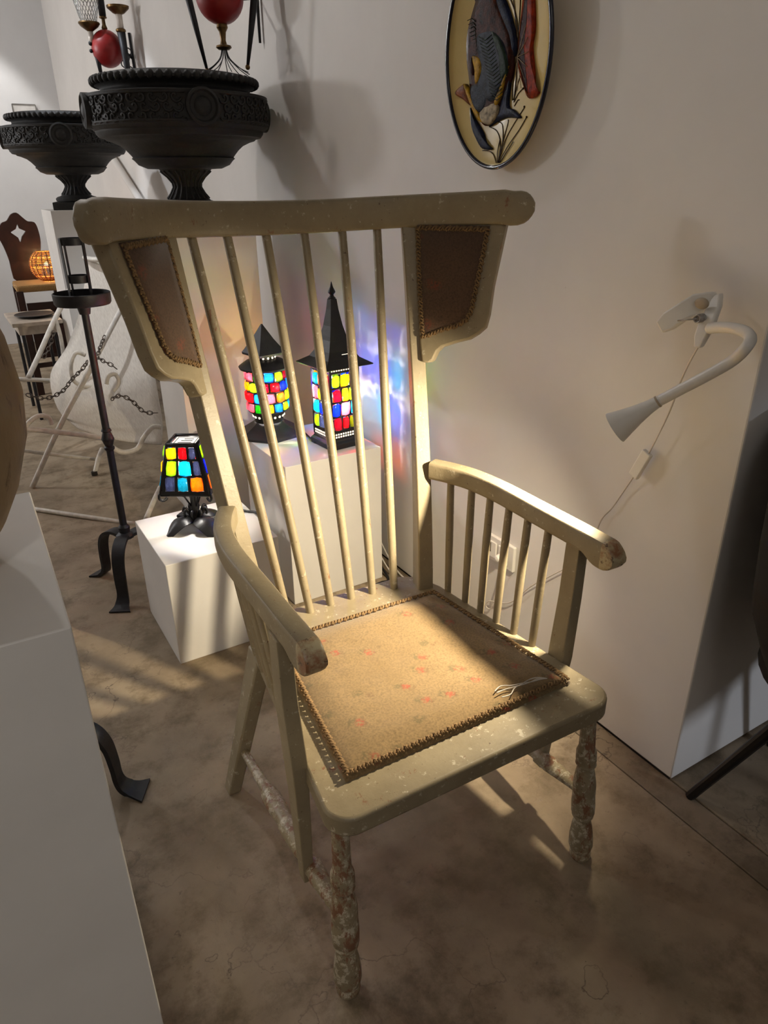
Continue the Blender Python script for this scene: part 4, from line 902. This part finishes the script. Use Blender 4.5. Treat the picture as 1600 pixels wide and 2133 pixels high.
def outer_ring(n_, poly):
    out = []
    for k in range(n_):
        a = 2 * PI * k / n_; d = V((math.cos(a), math.sin(a), 0)); best = 0
        for i in range(len(poly)):
            p, e = poly[i] - c0, poly[(i + 1) % len(poly)] - poly[i]; den = d.x * e.y - d.y * e.x
            if abs(den) < 1e-9: continue
            t = (p.x * e.y - p.y * e.x) / den; u = (p.x * d.y - p.y * d.x) / den
            if t > 0 and -1e-6 <= u <= 1 + 1e-6 and t > best: best = t
        out.append(c0 + d * best)
    return out
n_ = 64; oi, oo = nearest_ring(n_), outer_ring(n_, ol)
off = V((0, 0.03, 0)); q.rings([[g(p.x, p.y) for p in oi], [g(p.x, p.y) for p in oo], [g(p.x, p.y) + off for p in oo], [g(p.x, p.y) + off for p in oi]], False, True)
q.build('shaped_back', 'darkwood', RC)
s0, s1 = g(22, 590), g(122, 590); zs = s0.z
MB().prism([V((s0.x, -0.33, zs - 0.03)), V((s1.x + 0.03, -0.33, zs - 0.03)), V((s1.x, 0.0, zs - 0.03)), V((s0.x + 0.01, 0.0, zs - 0.03))], (0, 0, 0.045)).build('rush_seat', 'rush', RC, bevel=0.012)
for x, y in ((s0.x + 0.015, -0.32), (s1.x + 0.012, -0.32), (s0.x + 0.03, 0.0), (s1.x - 0.02, 0.0)):
    MB().prism([(x - 0.022, y - 0.022, 0), (x + 0.022, y - 0.022, 0), (x + 0.022, y + 0.022, 0), (x - 0.022, y + 0.022, 0)], (0, 0, zs - 0.02)).build('leg', 'darkwood', RC, bevel=0.003)
for y in (-0.32, 0.0): MB().box(((s0.x + s1.x) / 2, y, 0.2), (s1.x - s0.x, 0.02, 0.03)).build('stretcher', 'darkwood', RC)
MB().box(((s0.x + s1.x) / 2 + 0.02, 0.01, zs * 0.55), (0.2, 0.02, zs * 0.5)).build('apron_board', 'darkwood', RC)
# glowing wicker lamp on its seat
wx = g(104, 585, RY - 0.18); WL = thing('wicker_lamp', 'small glowing round wicker lamp standing on the rustic chair seat', 'lamp', RI.inverted() @ V((wx.x, wx.y, zs + 0.0165)))
R_ = 0.105; q = MB()
for k in range(16):
    a = 2 * PI * k / 16; q.tube([(R_ * math.sin(w) * math.cos(a), R_ * math.sin(w) * math.sin(a), R_ * 0.98 - R_ * math.cos(w)) for w in [0.35 + j * 0.22 for j in range(11)]], 0.004, 5)
WS = q.build('rib', 'wicker', WL, smooth=True)
q = MB()
for j in range(22):
    w = 0.42 + j * 0.10
    if j % 6 == 5: continue
    q.tube([((R_ + 0.003 * math.cos(8 * b)) * math.sin(w) * math.cos(b), (R_ + 0.003 * math.cos(8 * b)) * math.sin(w) * math.sin(b), R_ * 0.98 - R_ * math.cos(w)) for b in [2 * PI * i / 32 for i in range(32)]], 0.0034, 5, closed=True)
q.build('woven_band', 'wicker', WL, smooth=True)
MB().sphere((0, 0, 0.11), 0.015).build('bulb', m_emit('warm_bulb', (255, 190, 110), 14), WL, smooth=True)
l = bpy.data.lights.new('wicker_bulb', 'POINT'); l.energy = 4.0; l.color = (1, 0.62, 0.28); l.shadow_soft_size = 0.03; lo_ = bpy.data.objects.new('wicker_bulb_light', l); COL.objects.link(lo_); lo_.parent = WL; lo_.location = (0, 0, 0.11)
# low table
TY = 4.95; ta = on_y(15, 662, TY); TZ = ta.z; tb = on_y(118, 662, TY)
TB = thing('low_table', 'pale low table with slim dark legs in front of the rustic chair', 'table', (ta.x, TY, 0))
MB().box(((tb.x - ta.x) / 2, -0.02, TZ - 0.012), (tb.x - ta.x, 0.46, 0.022)).build('table_top', 'table', TB, bevel=0.003)
MB().box(((tb.x - ta.x) / 2, -0.02, TZ - 0.05), (tb.x - ta.x - 0.06, 0.40, 0.05)).build('apron', 'table', TB)
for x in (0.05, tb.x - ta.x - 0.05):
    for y in (-0.2, 0.16): MB().tube([(x, y, TZ - 0.05), (x, y, 0)], 0.010, 8).build('leg', 'iron', TB, smooth='auto')
p = V((ta.x + 0.15, TY - 0.04, TZ)); MB().lathe([(0.03, 0.0), (0.09, 0.006), (0.115, 0.014), (0.112, 0.017), (0.08, 0.010), (0.001, 0.006)], 32).build('serving_dish', 'iron', smooth='auto', loc=p)
tag(bpy.data.objects['serving_dish'], 'flat dark dish lying on the pale low table', 'dish')
# framed panel on the far wall
pa, pb = on_y(24, 217, YF), on_y(86, 290, YF)
FP_ = thing('wall_panel', 'thin pale framed panel on the far wall above the farther urn', 'panel', ((pa.x + pb.x) / 2, YF - 0.012, (pa.z + pb.z) / 2)); w_, h_ = pb.x - pa.x, pa.z - pb.z
MB().box((0, 0, 0), (w_, 0.008, h_)).build('sheet', 'acrylic', FP_)
q = MB()
for x, z, sx, sz in ((0, h_ / 2, w_, 0.008), (0, -h_ / 2, w_, 0.008), (w_ / 2, 0, 0.008, h_), (-w_ / 2, 0, 0.008, h_)): q.box((x, -0.004, z), (sx, 0.010, sz))
q.build('edge_strip', 'steel', FP_)

# ------------------------------------------------------------------ wooden vessel on the close plinth
pv = V((-0.142, 0.945, 0.900))
VS = thing('wooden_vessel', 'bulging pale weathered wooden vessel on the close left plinth', 'vessel', pv)
MB().lathe([(0.10, 0), (0.128, 0.02), (0.155, 0.057), (0.178, 0.10), (0.198, 0.157), (0.204, 0.21), (0.198, 0.27), (0.178, 0.34), (0.14, 0.40), (0.118, 0.42), (0.105, 0.415), (0.15, 0.34), (0.17, 0.2), (0.12, 0.05), (0.001, 0.03)], 56).build('body', 'barrel', VS, smooth=True)

# ------------------------------------------------------------------ black shell chair at the right edge
BC = thing('shell_chair', 'black upholstered shell chair with slim black legs at the right edge', 'chair', (1.415, 0.440, 0), 0)
q = MB(); vv = []; na = 40; lev = [(0.0, 0.01), (0.02, 0.10), (0.10, 0.185), (0.24, 0.252), (0.40, 0.285), (0.65, 0.295), (0.9, 0.300), (1.0, 0.300)]
for k in range(na):
    a = 2 * PI * k / na; rear = 0.5 + 0.5 * math.sin(a); zt = 0.50 + 0.44 * rear ** 0.9
    for t, r in lev:
        vv.append((r * 1.04 * math.cos(a), r * 0.93 * math.sin(a), 0.355 + (zt - 0.355) * t if t > 0.1 else 0.355 + 0.03 * t / 0.1))
L_ = len(lev)
q.add(vv, [(k * L_ + i, ((k + 1) % na) * L_ + i, ((k + 1) % na) * L_ + i + 1, k * L_ + i + 1) for k in range(na) for i in range(L_ - 1)])
sh = q.build('seat_shell', 'blackfab', BC, smooth=True); sm = sh.modifiers.new('thick', 'SOLIDIFY'); sm.thickness = 0.03; sm.offset = -1
MB().lathe([(0.001, 0.40), (0.22, 0.40), (0.245, 0.43), (0.235, 0.47), (0.001, 0.485)], 36, Matrix.Translation((0, -0.01, 0))).build('seat_cushion', 'blackfab', BC, smooth=True)
for sx in (-1, 1):
    for sy in (-1, 1): MB().tube([(sx * 0.10, sy * 0.10, 0.36), (sx * 0.160, sy * 0.253, 0.0)], [0.014, 0.011], 10).build('leg', 'blackmetal', BC, smooth='auto')

# ------------------------------------------------------------------ cables on the floor
def cable(label, pts, r, mat, group=None):
    o = MB().tube(catmull(pts, 8), r, 7).build('power_cord', mat, smooth=True); return tag(o, label, 'cord', group)
cable('black cord running along the floor in front of the lamp plinth', [(0.745, 1.90, 0.004), (0.80, 1.86, 0.004), (0.93, 1.90, 0.004), (1.05, 1.915, 0.004), (1.14, 1.925, 0.004), (1.180, 1.935, 0.004), (1.183, 2.02, 0.05), (1.182, 2.06, 0.16)], 0.0045, 'cordblack')
cable('black cord lying on the low cube plinth beside the small square lamp', [(0.605, 2.06, 0.348), (0.64, 2.09, 0.348), (0.68, 2.085, 0.348), (0.712, 2.05, 0.348), (0.733, 2.02, 0.345), (0.738, 1.99, 0.30)], 0.004, 'cordblack')
p2, p3 = L2.location, L3.location
cable('short black cord between the round and the spired lamps', [(p2.x + 0.07, p2.y + 0.01, 0.5145), (p2.x + 0.11, p2.y + 0.02, 0.5145), (p3.x - 0.07, p3.y + 0.03, 0.5145)], 0.003, 'cordblack')
for k in range(2): cable(('white floor cord on the lamp plinth side of the pair by the wall', 'white floor cord lying closest to the foot of the right wall')[k], [(1.195 + 0.03 * k, 2.10, 0.12), (1.200 + 0.026 * k, 1.98, 0.03), (1.205 + 0.025 * k, 1.88, 0.004), (1.215 + 0.02 * k, 1.76, 0.004), (1.225 + 0.018 * k, 1.62, 0.004)], 0.003, 'cordwhite', 'white floor cords')
